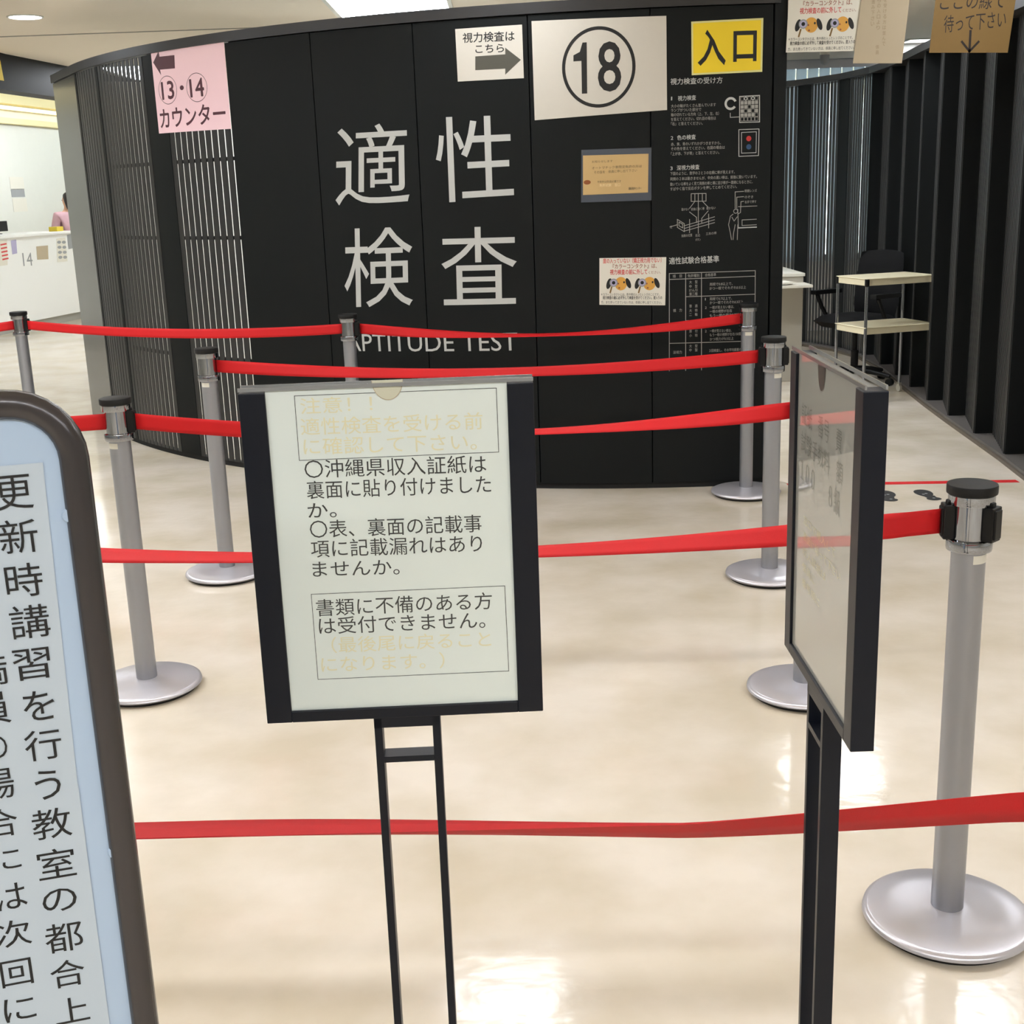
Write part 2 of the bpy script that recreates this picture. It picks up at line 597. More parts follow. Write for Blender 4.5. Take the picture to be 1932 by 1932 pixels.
def flat(mb, t0, t1, z0, z1, s0=0.004):
    a, b = e0 + en * t0 + ed * s0, e1 + en * t0
    c, d = e1 + en * t1, e0 + en * t1 + ed * s0
    mb.prism([tuple(a), tuple(d), tuple(c), tuple(b)], z0, z1)
m = MB(); flat(m, -0.03, 0.0, 0.03, WH - 0.055); m.build('end_panel', 'endpanel', wall)
m = MB(); flat(m, -0.05, 0.012, WH - 0.05, WH, -0.02); m.build('cap_rail', 'darkrail', wall)
m = MB(); flat(m, -0.05, -0.012, 0.0, 0.03, -0.02); m.build('base_rail', 'seam', wall)
for a, b, g in ((-3.145, -2.605, 0.0124), (-3.965, -3.345, 0.0136), (-4.42, -4.0, 0.012)):
    m = MB()
    n = round((b - a) / 0.0535)
    pt = (b - a) / n
    for i in range(n):
        arcblock(m, a + i * pt, a + (i + 1) * pt - g, -0.008, -0.003, 0.03, WH - 0.055, step=0.05)
    for zz in (0.62, 1.3, 1.72):
        arcblock(m, a, b, -0.03, -0.012, zz, zz + 0.02)
    m.build('slat_screen', 'dark2', wall, smooth=20)
# white screen inside the enclosure, seen only through the slats
m = MB()
m.box((-1.75, 9.3, 1.15), (2.3, 0.05, 2.3), 0.55)
m.box((0.1, 9.1, 1.15), (1.6, 0.05, 2.3), -0.25)
struct(m.build('wall_inner_screen', 'siding'))

# lettering on the wall
P = Print()
for ch, q in (('適', ((-1.9379, 1.4664), (-1.5054, 1.4682), (-1.4905, 1.8595), (-1.8989, 1.8592))), ('性', ((-1.3525, 1.4638), (-0.9553, 1.4748), (-0.9522, 1.8691), (-1.3505, 1.8728))),
              ('検', ((-1.9217, 0.9401), (-1.5153, 0.9554), (-1.5006, 1.353), (-1.8987, 1.3476))), ('査', ((-1.3532, 0.9549), (-0.9567, 0.9591), (-0.9491, 1.3419), (-1.3446, 1.3416)))):
    P.quadchar(ch, q, 0, 0.0)
P.text('APTITUDE TEST', (-1.93, 0.7127), (-0.9619, 0.724), 0.090459, 0, 0.0, 0.006, em=(0.0, 0.69))
P.build('lettering', ['letter'], wallmap, wall, cut=0.05)

# instruction panel printed on the wall
P = Print()
def T(txt, p0, p1, h, bold=0.0, mi=0):
    P.text(txt, p0, p1, h, mi, 0.0, bold)
T('視力検査の受け方', (-0.1878, 1.9727), (0.0587, 1.9713), 0.028659, 0.008)
T('1', (-0.1855, 1.9007), (-0.1804, 1.9005), 0.021494, 0.008)
T('視力検査', (-0.1527, 1.8983), (-0.0671, 1.9001), 0.022688, 0.008)
for t, p0, p1 in (('大小の輪がたくさん並んでいます', (-0.1855, 1.8681), (0.0281, 1.8679)), ('ランプがついた部分で', (-0.1856, 1.8488), (-0.0416, 1.8486)),
                  ('輪の切れている方向（上、下、左、右）', (-0.1856, 1.8283), (0.0434, 1.8276)), ('を答えてください。切れ目の場合は', (-0.1856, 1.8077), (0.0286, 1.8063)),
                  ('「右」と答えてください。', (-0.1857, 1.787), (-0.035, 1.7854))):
    T(t, p0, p1, 0.015731, 0.004, 1)
T('2', (-0.1871, 1.7201), (-0.1757, 1.7199), 0.021494, 0.008)
T('色の検査', (-0.1564, 1.719), (-0.0675, 1.7203), 0.022688, 0.008)
for t, p0, p1 in (('赤、黄、青のいずれかがつきますから、', (-0.1859, 1.6931), (0.0534, 1.6922)), ('その色を答えてください。右図の場合は', (-0.1859, 1.6723), (0.0728, 1.6708)),
                  ('「上が赤、下が青」と答えてください。', (-0.186, 1.649), (0.0461, 1.6484))):
    T(t, p0, p1, 0.015731, 0.004, 1)
T('3', (-0.1894, 1.5796), (-0.1784, 1.5797), 0.021494, 0.008)
T('深視力検査', (-0.158, 1.579), (-0.0495, 1.5807), 0.022688, 0.008)
for t, p0, p1 in (('下図のように、数字の２と３の右横に棒が見えます。', (-0.19, 1.5566), (0.1215, 1.5546)), ('両側の２本は動きませんが、中央の黒い棒は、前後に動いています。', (-0.19, 1.5318), (0.2306, 1.5299)),
                  ('動いている棒をよく見て両側の棒と横に並び棒が一直線になるときに、', (-0.1901, 1.507), (0.2101, 1.5057)), ('すばやく指で反応ボタンを押してとめてください。', (-0.1901, 1.4845), (0.1326, 1.486))):
    T(t, p0, p1, 0.016126, 0.004, 1)
px = 0.002462
P.ring((0.0991, 1.8779), 9.8 * px, 9.8 * px, 4.4 * px, 0, 0.0, 22, 325)
P.line([(0.0975, 1.8343), (0.0977, 1.8149), (0.1416, 1.8159)], 1.1 * px, 0, 0.0)
c0, c1, c2, c3 = (0.1429, 1.7904), (0.2394, 1.7898), (0.2374, 1.9107), (0.1415, 1.9088)
def bil(u, v):
    return tuple(c0[i] * (1 - u) * (1 - v) + c1[i] * u * (1 - v) + c2[i] * u * v + c3[i] * (1 - u) * v for i in (0, 1))
P.loop([c0, c1, c2, c3], 1.5 * px, 0, 0.0)
grid = ('.0.0.', '11111', '11.11', '1.1.1', '1111.', '.....')
for r_ in range(6):
    for k in range(5):
        ch = grid[r_][k]
        v1 = 0.97 - r_ * 0.94 / 6
        v0, u0, u1 = v1 - 0.94 / 6 * 0.84, 0.05 + k * 0.9 / 5, 0.05 + (k + 0.86) * 0.9 / 5
        if ch == '1':
            P.poly([bil(u0, v0), bil(u1, v0), bil(u1, v1), bil(u0, v1)], 1, 0.0)
        elif ch == '0':
            P.ring(bil((u0 + u1) / 2, (v0 + v1) / 2), 2.6 * px, 2.9 * px, 1.5 * px, 0, 0.0)
        else:
            P.loop([bil(u0, v0), bil(u1, v0), bil(u1, v1), bil(u0, v1)], 0.7 * px, 1, 0.0)
P.loop([(0.1412, 1.6341), (0.2367, 1.6347), (0.2373, 1.7575), (0.1397, 1.7575)], 1.3 * px, 0, 0.0)
P.loop([(0.1539, 1.6485), (0.2248, 1.6486), (0.2246, 1.745), (0.1527, 1.7439)], 1.1 * px, 0, 0.0)
P.disc((0.1882, 1.7149), 5 * px, 5 * px, 2, 0.0)
P.disc((0.1888, 1.6768), 5 * px, 5 * px, 3, 0.0)
for pl in ([(-0.0888, 1.4674), (-0.0169, 1.4662), (-0.0167, 1.4299), (-0.0888, 1.4312), (-0.0888, 1.4674)], [(-0.0709, 1.4668), (-0.0708, 1.4305), (-0.0964, 1.3989)], [(-0.0349, 1.4668), (-0.0347, 1.4306), (-0.0062, 1.4008)],
           [(-0.0542, 1.4674), (-0.0535, 1.2789)], [(-0.0964, 1.3813), (-0.0628, 1.355), (-0.0627, 1.3298)], [(-0.0061, 1.3832), (-0.037, 1.3491), (-0.0369, 1.3289)],
           [(-0.1221, 1.3167), (0.0251, 1.3545)], [(-0.1221, 1.304), (0.0252, 1.3406)], [(-0.1221, 1.2914), (0.0253, 1.3268)], [(-0.1556, 1.3481), (-0.1221, 1.3268), (-0.1221, 1.2888), (-0.1557, 1.3102), (-0.1556, 1.3481)],
           [(-0.1479, 1.3352), (-0.1298, 1.3245), (-0.1298, 1.3068), (-0.1479, 1.3175), (-0.1479, 1.3352)],
           [(-0.0963, 1.3461), (-0.0962, 1.2829)], [(-0.0035, 1.3681), (-0.0031, 1.3025)], [(-0.1918, 1.3139), (-0.1556, 1.3228)],
           [(0.1158, 1.3639), (0.1029, 1.3543), (0.0942, 1.3143), (0.1037, 1.2735), (0.1092, 1.2428)], [(0.1267, 1.3131), (0.1193, 1.2729), (0.1171, 1.2425)], [(0.1398, 1.3127), (0.138, 1.2418)],
           [(0.1107, 1.349), (0.1213, 1.331), (0.1367, 1.3506)], [(0.1389, 1.3857), (0.1426, 1.2974)], [(0.1259, 1.3912), (0.125, 1.4688), (0.1665, 1.4698)], [(0.1337, 1.3909), (0.1331, 1.4435), (0.1668, 1.4449)],
           [(0.1392, 1.3631), (0.1521, 1.3702), (0.1541, 1.4216), (0.1671, 1.4229)], [(0.1414, 1.3982), (0.2326, 1.3988)], [(0.2314, 1.3094), (0.1607, 1.3081), (0.1604, 1.3347), (0.231, 1.3357)]):
    P.line(pl, 1.2 * px, 1, 0.0)
P.line([(0.1426, 1.2974), (0.2316, 1.298)], 2 * px, 0, 0.0)
P.ring((0.1286, 1.3773), 4 * px, 4 * px, 1.2 * px, 1, 0.0)
for t, p0, p1 in (('動かない', (-0.135, 1.3876), (-0.099, 1.3889)), ('前後に動く棒', (-0.0887, 1.3873), (-0.0242, 1.3889)), ('動かない', (-0.0139, 1.3885), (0.03, 1.3908)), ('光', (-0.1918, 1.3063), (-0.1815, 1.306)),
                  ('両眼の位置', (-0.135, 1.2614), (-0.0832, 1.2647)), ('反応', (-0.0677, 1.2617), (-0.0444, 1.2621)), ('ボタン', (-0.0676, 1.2413), (-0.0417, 1.2417)), ('三本の棒', (-0.0159, 1.2675), (0.036, 1.2708)),
                  ('眼鏡レンズ', (0.1717, 1.4647), (0.2316, 1.4651)), ('のぞき', (0.1721, 1.4359), (0.2138, 1.4357)), ('右手で押す', (0.1724, 1.4122), (0.2298, 1.4127))):
    T(t, p0, p1, 0.013645, 0.0, 1)
T('適性試験合格基準', (-0.1961, 1.1332), (0.0488, 1.1352), 0.033318, 0.01)
lw = 1.3 * px
for pl in ([(-0.1965, 0.6063), (-0.1954, 1.0895), (0.2295, 1.0888), (0.2329, 0.6069)], [(-0.1152, 1.0895), (-0.1147, 0.6065)], [(-0.0372, 1.0895), (-0.0351, 0.6066)], [(-0.1949, 1.0606), (0.2286, 1.0618)],
           [(-0.115, 0.9736), (0.2292, 0.9737)], [(-0.1962, 0.7453), (0.2322, 0.7427)], [(-0.1149, 0.8556), (0.2305, 0.8548)]):
    P.line(pl, lw, 1, 0.0)
for t, p0, p1 in (('項　目', (-0.1793, 1.0671), (-0.1336, 1.0682)), ('免許種別', (-0.1052, 1.0673), (-0.0478, 1.0679)), ('合格基準', (-0.0201, 1.0683), (0.0349, 1.0689)),
                  ('大　型', (-0.0973, 1.036), (-0.0566, 1.0367)), ('中　型', (-0.0973, 1.0153), (-0.0565, 1.016)), ('けん引', (-0.0973, 0.9959), (-0.0564, 0.9971)), ('第二種', (-0.0972, 0.9777), (-0.0564, 0.9782)),
                  ('普　通', (-0.0971, 0.9192), (-0.0562, 0.9191)), ('大　特', (-0.0971, 0.897), (-0.0561, 0.8972)), ('二　輪', (-0.0971, 0.8773), (-0.056, 0.8773)), ('原　付', (-0.0969, 0.7946), (-0.0557, 0.7945)),
                  ('小　特', (-0.0969, 0.7734), (-0.0557, 0.7734)), ('大　型', (-0.0968, 0.7205), (-0.0555, 0.7205)), ('中　型', (-0.0968, 0.7006), (-0.0554, 0.7006)), ('視　力', (-0.1769, 0.8995), (-0.1336, 0.9008)), ('深視力', (-0.1772, 0.6912), (-0.1336, 0.6925)),
                  ('両眼で0.8以上で、', (0.0037, 1.0222), (0.1168, 1.0226)), ('かつ一眼でそれぞれ0.5以上', (0.0025, 1.0021), (0.1844, 1.0022)),
                  ('1', (-0.0195, 0.9509), (-0.0156, 0.9508)), ('両眼で0.7以上で、', (0.0042, 0.9509), (0.1149, 0.9508)), ('かつ一眼でそれぞれ0.3以上', (0.0043, 0.9319), (0.1707, 0.9317)),
                  ('2', (-0.0193, 0.9092), (-0.0114, 0.9089)), ('一眼が見えない者は、', (0.0044, 0.9084), (0.1259, 0.9087)), ('一眼の視野が左右', (0.0045, 0.8888), (0.1155, 0.8894)), ('もう一眼の視力0.7以上', (0.0046, 0.8686), (0.1662, 0.8692)),
                  ('1', (-0.0189, 0.8314), (-0.015, 0.8313)), ('両眼で0.5以上', (0.0049, 0.8306), (0.1002, 0.831)), ('2', (-0.0187, 0.7932), (-0.0108, 0.793)), ('一眼が見えない者は、', (0.0051, 0.7924), (0.1139, 0.7924)), ('もう一眼の視野が左右150度', (0.0052, 0.7726), (0.1621, 0.7733)),
                  ('かつ視力が0.5以上', (0.0053, 0.7515), (0.125, 0.7523)), ('３回検査し、その平均誤差が', (0.003, 0.6946), (0.1657, 0.695))):
    T(t, p0, p1, 0.015591, 0.004, 1)
P.build('instruction_print', ['letter', 'letter2', 'dotred', 'dotblue'], wallmap, wall, cut=0.05)

# ------------------------------------------------------------------ zig-zag charcoal slat wall on the right, curving round the back
fins = [(2.54, 5.44), (2.62, 6.02), (2.685, 6.60), (2.735, 7.18), (2.785, 7.76), (2.84, 8.33), (2.905, 8.90), (2.975, 9.47), (3.03, 10.05), (3.045, 10.63), (2.96, 11.2), (2.74, 11.72), (2.38, 12.14), (1.9, 12.42)]
def outward(k):
    a = fins[max(0, k - 1)]
    b = fins[min(len(fins) - 1, k + 1)]
    d = Vector((b[0] - a[0], b[1] - a[1])).normalized()
    return Vector((d.y, -d.x))
m = MB()
for k in range(len(fins) - 1):
    p, q = Vector(fins[k]), Vector(fins[k + 1])
    o0, o1 = outward(k), outward(k + 1)
    m.add([(*(p - o0 * 0.02), 0), (*(q - o1 * 0.02), 0), (*(q + o1 * 0.15), 0), (*(p + o0 * 0.15), 0)] + [(*(p - o0 * 0.02), 0.035), (*(q - o1 * 0.02), 0.035), (*(q + o1 * 0.15), 0.035), (*(p + o0 * 0.15), 0.035)],
          [(3, 2, 1, 0), (4, 5, 6, 7), (0, 1, 5, 4), (1, 2, 6, 5), (2, 3, 7, 6), (3, 0, 4, 7)])
wr = struct(m.build('wall_right', 'sill'))
m = MB()
for k in range(len(fins) - 1):
    p, q = Vector(fins[k]), Vector(fins[k + 1])
    o0, o1 = outward(k), outward(k + 1)
    m.add([(*(p - o0 * 0.032), 0), (*(q - o1 * 0.032), 0), (*(q - o1 * 0.0201), 0), (*(p - o0 * 0.0201), 0)] + [(*(p - o0 * 0.032), 0.02), (*(q - o1 * 0.032), 0.02), (*(q - o1 * 0.0201), 0.02), (*(p - o0 * 0.0201), 0.02)],
          [(3, 2, 1, 0), (4, 5, 6, 7), (0, 1, 5, 4), (1, 2, 6, 5), (2, 3, 7, 6), (3, 0, 4, 7)])
m.build('sill_edge', 'sillb', wr)
m = MB()
for k in range(len(fins) - 1):
    p, q = Vector(fins[k]), Vector(fins[k + 1])
    o0, o1 = outward(k), outward(k + 1)
    m.add([(*(p - o0 * 0.03), WH - 0.05), (*(q - o1 * 0.03), WH - 0.05), (*(q + o1 * 0.15), WH - 0.05), (*(p + o0 * 0.15), WH - 0.05)] + [(*(p - o0 * 0.03), WH), (*(q - o1 * 0.03), WH), (*(q + o1 * 0.15), WH), (*(p + o0 * 0.15), WH)],
          [(3, 2, 1, 0), (4, 5, 6, 7), (0, 1, 5, 4), (1, 2, 6, 5), (2, 3, 7, 6), (3, 0, 4, 7)])
m.build('cap_rail', 'darkrail', wr)
zm, zh = (0.035 + WH - 0.05) / 2, WH - 0.085
for k in range(len(fins)):
    p = Vector(fins[k])
    o = outward(k)
    m = MB()
    if k < 10:
        c = p + o * 0.055
        m.box((c.x, c.y, zm), (0.11, 0.022, zh), math.atan2(o.y, o.x))
    else:
        c = p + o * 0.03
        m.box((c.x, c.y, zm), (0.16, 0.03, zh), math.atan2(o.x, -o.y))
    m.build('fin_panel', 'dark', wr)
    if k == 0: continue
    if k < 10:
        a, b = p + o * 0.105, Vector(fins[k - 1])
        n, gap, th, tail = 8, 0.026, 0.010, 0.05
    else:
        a, b = p + o * 0.03, Vector(fins[k - 1]) + outward(k - 1) * 0.03
        n, gap, th, tail = 9, 0.017, 0.006, 0.08
    d = (b - a)
    L = d.length
    d.normalize()
    a2 = math.atan2(d.y, d.x)
    m = MB()
    if k < 10:
        q = a + d * (L - 0.025)
        m.box((q.x, q.y, zm), (0.045, 0.012, zh), a2)
    s0, s1 = (0.02, L - tail - 0.01) if k < 10 else (0.08, L - tail)
    for i in range(n):
        cc = a + d * (s0 + (i + 0.5) * (s1 - s0) / n)
        m.box((cc.x, cc.y, zm), ((s1 - s0) / n - gap, th, zh), a2)
    m.build('slat_screen', 'dark2', wr)

# header beam over the entrance gap, carrying the hung notices
m = MB(); m.box((1.98, 6.245, 2.43), (1.34, 0.05, 0.12)); struct(m.build('beam_entrance', 'dark'))

# ------------------------------------------------------------------ far left: dark ceiling band, office behind the counter
m = MB()
def dirbox(mb, x0, y0, y1, slope, thick, z0, z1, mi=0):
    x1 = x0 + slope * (y1 - y0)
    mb.prism([(x0, y0), (x1, y1), (x1 - thick, y1), (x0 - thick, y0)], z0, z1, mi)
dirbox(m, -4.83, 5.0, 17.4, 0.12, 0.2, 2.46, 3.2)
m.v = [(x, y, z) for x, y, z in m.v]
struct(m.build('beam_band', 'dark'))
m = MB(); dirbox(m, -8.34, 9.0, 24.0, 0.12, 0.12, 0, 3.2); struct(m.build('wall_left', 'siding'))
m = MB()
dirbox(m, -8.215, 9.0, 23.9, 0.12, 0.12, 2.66, 2.74)
dirbox(m, -8.16, 9.0, 23.9, 0.12, 0.17, 2.93, 3.16)
cv = struct(m.build('trim_2', 'cove'))
m = MB(); dirbox(m, -8.19, 9.0, 23.9, 0.12, 0.03, 2.85, 2.90); m.build('cove_lamp', 'lampw', cv)
m = MB(); dirbox(m, -8.2, 13.0, 18.35, 0.12, 0.1, 0, 2.25); struct(m.build('door_1', 'cabinet'))

# ------------------------------------------------------------------ lamps in the ceiling, plus unseen fill panels added for brightness
def ceiling_panel(x, y, sx, sy, z=CEIL, lamp='lamp', label=None):
    m = MB()
    fr = 0.03
    for (cx, cy, dx, dy) in ((0, -sy / 2, sx + fr, fr), (0, sy / 2, sx + fr, fr), (-sx / 2, 0, fr, sy), (sx / 2, 0, fr, sy)):
        m.box((cx, cy, -0.006), (dx, dy, 0.012))
    o = m.build('ceiling_light_or_fill', 'white')  # shared by visible ceiling lights and unseen added fill panels
    o.location = (x, y, z)
    m = MB(); m.box((0, 0, -0.004), (sx - fr, sy - fr, 0.006)); m.build('diffuser', lamp, o)
    if label: tag(o, label, 'ceiling light')
    else: o['kind'] = 'structure'
    return o
ceiling_panel(-0.70, 9.25, 0.80, 1.3, label='large bright rectangular ceiling light above the curved charcoal wall')
for y in (-1.1, 2.95):
    for x in (-2.4, 0.0, 2.4):
        ceiling_panel(x, y, 2.3, 0.09, lamp='lampfill' if y < 0 else 'lampmain')  # rear row is unseen fill added to light surfaces facing the viewer
for x, y, sx, sy in ((-0.1, 5.85, 0.55, 0.3), (2.27, 5.6, 0.5, 0.3), (2.3, 8.4, 0.7, 0.4), (-2.8, 4.4, 1.6, 0.35), (-4.0, 8.3, 0.8, 0.4), (3.4, 3.6, 1.2, 0.25), (4.9, 8.0, 0.6, 0.6), (-3.9, 6.3, 1.0, 0.4), (-3.3, 5.3, 1.2, 0.4), (0.6, 7.5, 1.4, 0.4), (-0.8, 7.7, 1.0, 0.35), (1.5, 9.9, 0.7, 0.4), (-3.5, 13.0, 0.5, 1.4), (-3.2, 15.8, 0.5, 1.4)):  # leading few set the floor highlights, the rest are unseen fill added for brightness
    ceiling_panel(x, y, sx, sy)
for x, y in ((-8.6, 11.0), (-6.2, 13.0), (-5.8, 18.0)):
    ceiling_panel(x, y, 1.2, 0.4, 3.15)  # unseen office panels added for ambient light
def downlight(x, y, r, label):
    m = MB(); m.lathe([(r * 1.12, 0.0), (r * 1.12, -0.008), (r, -0.008), (r, 0.0)], n=32)
    o = m.build('downlight', 'white', smooth=30)
    o.location = (x, y, CEIL)
    m = MB(); m.lathe([(r * 0.99, -0.001), (r * 0.99, -0.004)], n=32); m.build('lamp_disc', 'lamp', o)
    return tag(o, label, 'ceiling light')
downlight(-3.155, 8.97, 0.105, 'round recessed downlight in the beige ceiling at upper left')
ceiling_panel(4.02, 12.55, 0.24, 0.26, label='small bright ceiling light seen between the hung beige notice and the handwritten ochre sign')

# dome fixture on the ceiling by the window
t = thing('dome_camera', 'small grey dome fixture on a white stem, below the hung colour notice', 'camera', (3.12, 12.5, 2.58))
m = MB(); m.lathe([(0.02, 0.05), (0.045, 0.06), (0.05, 0.10), (0.035, 0.17)], n=20); m.build('housing', 'ctop', t, smooth=40)
m = MB(); m.lathe([(0.008, -0.03), (0.03, -0.02), (0.043, 0.01), (0.046, 0.06)], n=20); m.build('dome', 'greyp', t, smooth=60)

# ================================================================== belt barriers
def disc_base(rad):
    m = MB()
    m.lathe([(rad - 0.008, 0.010), (rad, 0.016), (rad - 0.002, 0.024), (rad - 0.012, 0.029), (rad * 0.6, 0.034), (0.05, 0.040), (0.034, 0.041)], n=64)
    return m
def make_stanchion(loc, label, clips, sticker=None):
    t = thing('belt_stanchion', label, 'stanchion', loc, 0, 'silver belt stanchions of the queue')
    disc_base(0.172).build('base_plate', 'base', t, smooth=50)
    m = MB(); m.lathe([(0.155, 0.0), (0.158, 0.011), (0.15, 0.0125)], n=64); m.build('rubber_ring', 'rubber', t, smooth=50)
    m = MB(); m.lathe([(0.0325, 0.038), (0.0325, 0.818)], n=40); m.build('pole', 'alu', t, smooth=40)
    m = MB()
    m.lathe([(0.034, 0.818), (0.0425, 0.819), (0.0435, 0.823), (0.0435, 0.838), (0.0425, 0.841), (0.036, 0.8425), (0.036, 0.909), (0.0425, 0.9105), (0.0435, 0.914), (0.0435, 0.929), (0.042, 0.931)], n=48)
    m.build('chrome_head', 'chrome', t, smooth=35)
    m = MB(); m.lathe([(0.044, 0.930), (0.047, 0.9315), (0.0475, 0.9345), (0.0475, 0.9465), (0.0465, 0.949), (0.044, 0.950)], n=48); m.build('cap', 'blackm', t, smooth=40)
    for a in clips:
        m = MB()
        ca, sa = math.cos(math.radians(a)), math.sin(math.radians(a))
        m.box((0.043 * ca, 0.043 * sa, 0.876), (0.022, 0.034, 0.068), math.radians(a))
        m.box((0.0455 * ca, 0.0455 * sa, 0.876), (0.024, 0.026, 0.058), math.radians(a))
        m.box((0.040 * ca, 0.040 * sa, 0.913), (0.014, 0.016, 0.010), math.radians(a))
        m.build('belt_clip', 'black', t, bevel=0.0025)
    if sticker is not None:
        vs = []
        for k in range(9):
            a = math.radians(sticker - 32 + 8 * k)
            for z in (0.796, 0.813):
                vs.append((0.0329 * math.cos(a), 0.0329 * math.sin(a), z))
        m = MB(); m.add(vs, [(2 * k, 2 * k + 2, 2 * k + 3, 2 * k + 1) for k in range(8)])
        m.build('label_sticker', 'paper2', t, smooth=60)
    return t
P1, P2, P3, P4, P5, P6, P7, P8 = (0.884, 2.313), (-1.197, 3.766), (-1.197, 4.983), (1.010, 4.699), (1.174, 6.048), (0.874, 3.547), (-2.717, 7.031), (-0.778, 6.212)
make_stanchion((*P1, 0), 'nearest silver stanchion with round steel base at lower right, red tape clipped to its left', (174, -48), -62)
make_stanchion((*P2, 0), 'silver stanchion just right of the rounded blue board, black clip on its right', (2,), -118)
make_stanchion((*P3, 0), 'silver stanchion between the slatted left part of the curved wall and the framed paper sign', (), -112)
make_stanchion((*P4, 0), 'silver stanchion directly left of the edge-on sign stand, black clips on both sides', (176, 0), -62)
make_stanchion((*P5, 0), 'farthest right silver stanchion, standing against the printed table on the wall', (), -92)
make_stanchion((*P6, 0), 'silver stanchion mostly hidden behind the edge-on sign, its round base showing below', (178,))
make_stanchion((*P7, 0), 'small far silver stanchion at left, in front of the white counter numbered 14', (-10,))
make_stanchion((*P8, 0), 'silver stanchion in front of the letters APTITUDE, its foot hidden by the framed sign', (-6,))

def belt(name_label, a, b, sag, twist, z=0.876, n=60, gap=(0.046, 0.046), zf=None, zb=None, fold=None):
    """red tape from point a to point b; twist(t) gives how far the top edge leans away from the viewer, in degrees;
    fold(t) = (share of the width below the crease, lean of the lower part)"""
    m = MB()
    A, B = Vector((*a, z)), Vector((*b, z if zb is None else zb))
    d = (B - A)
    d.z = 0
    L = d.length
    d.normalize()
    A = A + d * gap[0]
    B = B - d * gap[1]
    nrm = Vector((-d.y, d.x, 0))
    if nrm.y < 0: nrm = -nrm
    W = 0.049
    rows = []
    for i in range(n + 1):
        t = i / n
        c = A.lerp(B, t)
        c.z -= sag * 4 * t * (1 - t)
        if zf: c.z = zf(t)
        f = math.radians(twist(t))
        dirv = nrm * math.sin(f) + Vector((0, 0, math.cos(f)))
        if fold:
            sh, lo = fold(t)
            g = math.radians(lo)
            dl = nrm * math.sin(g) + Vector((0, 0, math.cos(g)))
            cre = c
            rows.append((cre - dl * W * sh, cre - dl * W * sh * 0.5, cre, cre + dirv * W * (1 - sh) * 0.5, cre + dirv * W * (1 - sh)))
        else:
            rows.append(tuple(c + dirv * W * k for k in (-0.5, -0.25, 0, 0.25, 0.5)))
    vs = [tuple(p) for r in rows for p in r]
    fs = []
    for i in range(n):
        for k in range(4):
            o = i * 5 + k
            fs.append((o, o + 5, o + 6, o + 1))
    m.add(vs, fs)
    o = m.build('barrier_belt', 'red', smooth=60)
    sd = o.modifiers.new('thickness', 'SOLIDIFY')
    sd.thickness = 0.0012
    sd.offset = 0
    tag(o, name_label, 'barrier belt', 'red barrier belts between stanchions')
    return o
def bump(mid, e0=0.0, e1=0.0, p=1.0):
    return lambda t: (e0 * (1 - t) + e1 * t) * (1 - math.sin(math.pi * t) ** p) + mid * math.sin(math.pi * t) ** p
belt('short red tape running off to the left from the small far stanchion', (-4.6, 6.95), P7, 0.05, bump(10), n=30, gap=(0, 0.0368))
belt('farthest red tape stretched across the slatted left part of the wall', P7, P8, 0.035, bump(12), gap=(0.0568, 0.0368))
belt('far red tape crossing above the words APTITUDE TEST to the farthest right stanchion', P8, P5, 0.055, bump(78, 0, 0, 1.1), gap=(0.0568, 0.0368))
belt('second red tape from the wall, passing just above the framed paper sign', P3, P4, 0.045, bump(52, 0, 0, 0.8), gap=(0.0368, 0.0568))
belt('short red tape between the rounded blue board and the stanchion beside it', (-2.5, 3.95), P2, 0.02, bump(8), n=30, gap=(0, 0.0368))
belt('middle red tape passing behind the upper half of the framed paper sign', P2, P6, 0.055, lambda t: 80 * math.sin(math.pi * min(1, max(0, (t - 0.18) / 0.82))) ** 0.8, gap=(0.0568, 0.0568))
belt('red tape clipped to the nearest stanchion, passing behind the lower framed sign', (-1.35, 2.44), P1, 0.05, lambda t: 84 * math.sin(math.pi * min(1, max(0, t / 0.97))) ** 0.5, n=70, gap=(0, 0.0568))
def sstep(x, a, b):
    x = min(1, max(0, (x - a) / (b - a)))
    return x * x * (3 - 2 * x)
def ramp(x, pts):
    for (a, va), (b, vb) in zip(pts[:-1], pts[1:]):
        if x <= b: return va + (vb - va) * (x - a) / (b - a)
    return pts[-1][1]
belt('nearest red tape crossing the bottom of the scene behind the sign legs', (-1.3, 1.235), (1.35, 1.20), 0.0, lambda t: 98, n=90, gap=(0, 0),
     zf=lambda t: ramp(t, ((0, 0.860), (0.45, 0.856), (0.56, 0.855), (0.687, 0.881), (0.85, 0.896), (1, 0.9))),
     fold=lambda t: (sstep(t, 0.36, 0.60) * 0.998 + 0.001, ramp(t, ((0, -56), (0.4, -54), (0.56, -43), (0.687, -24), (0.85, 0), (1, 0)))))

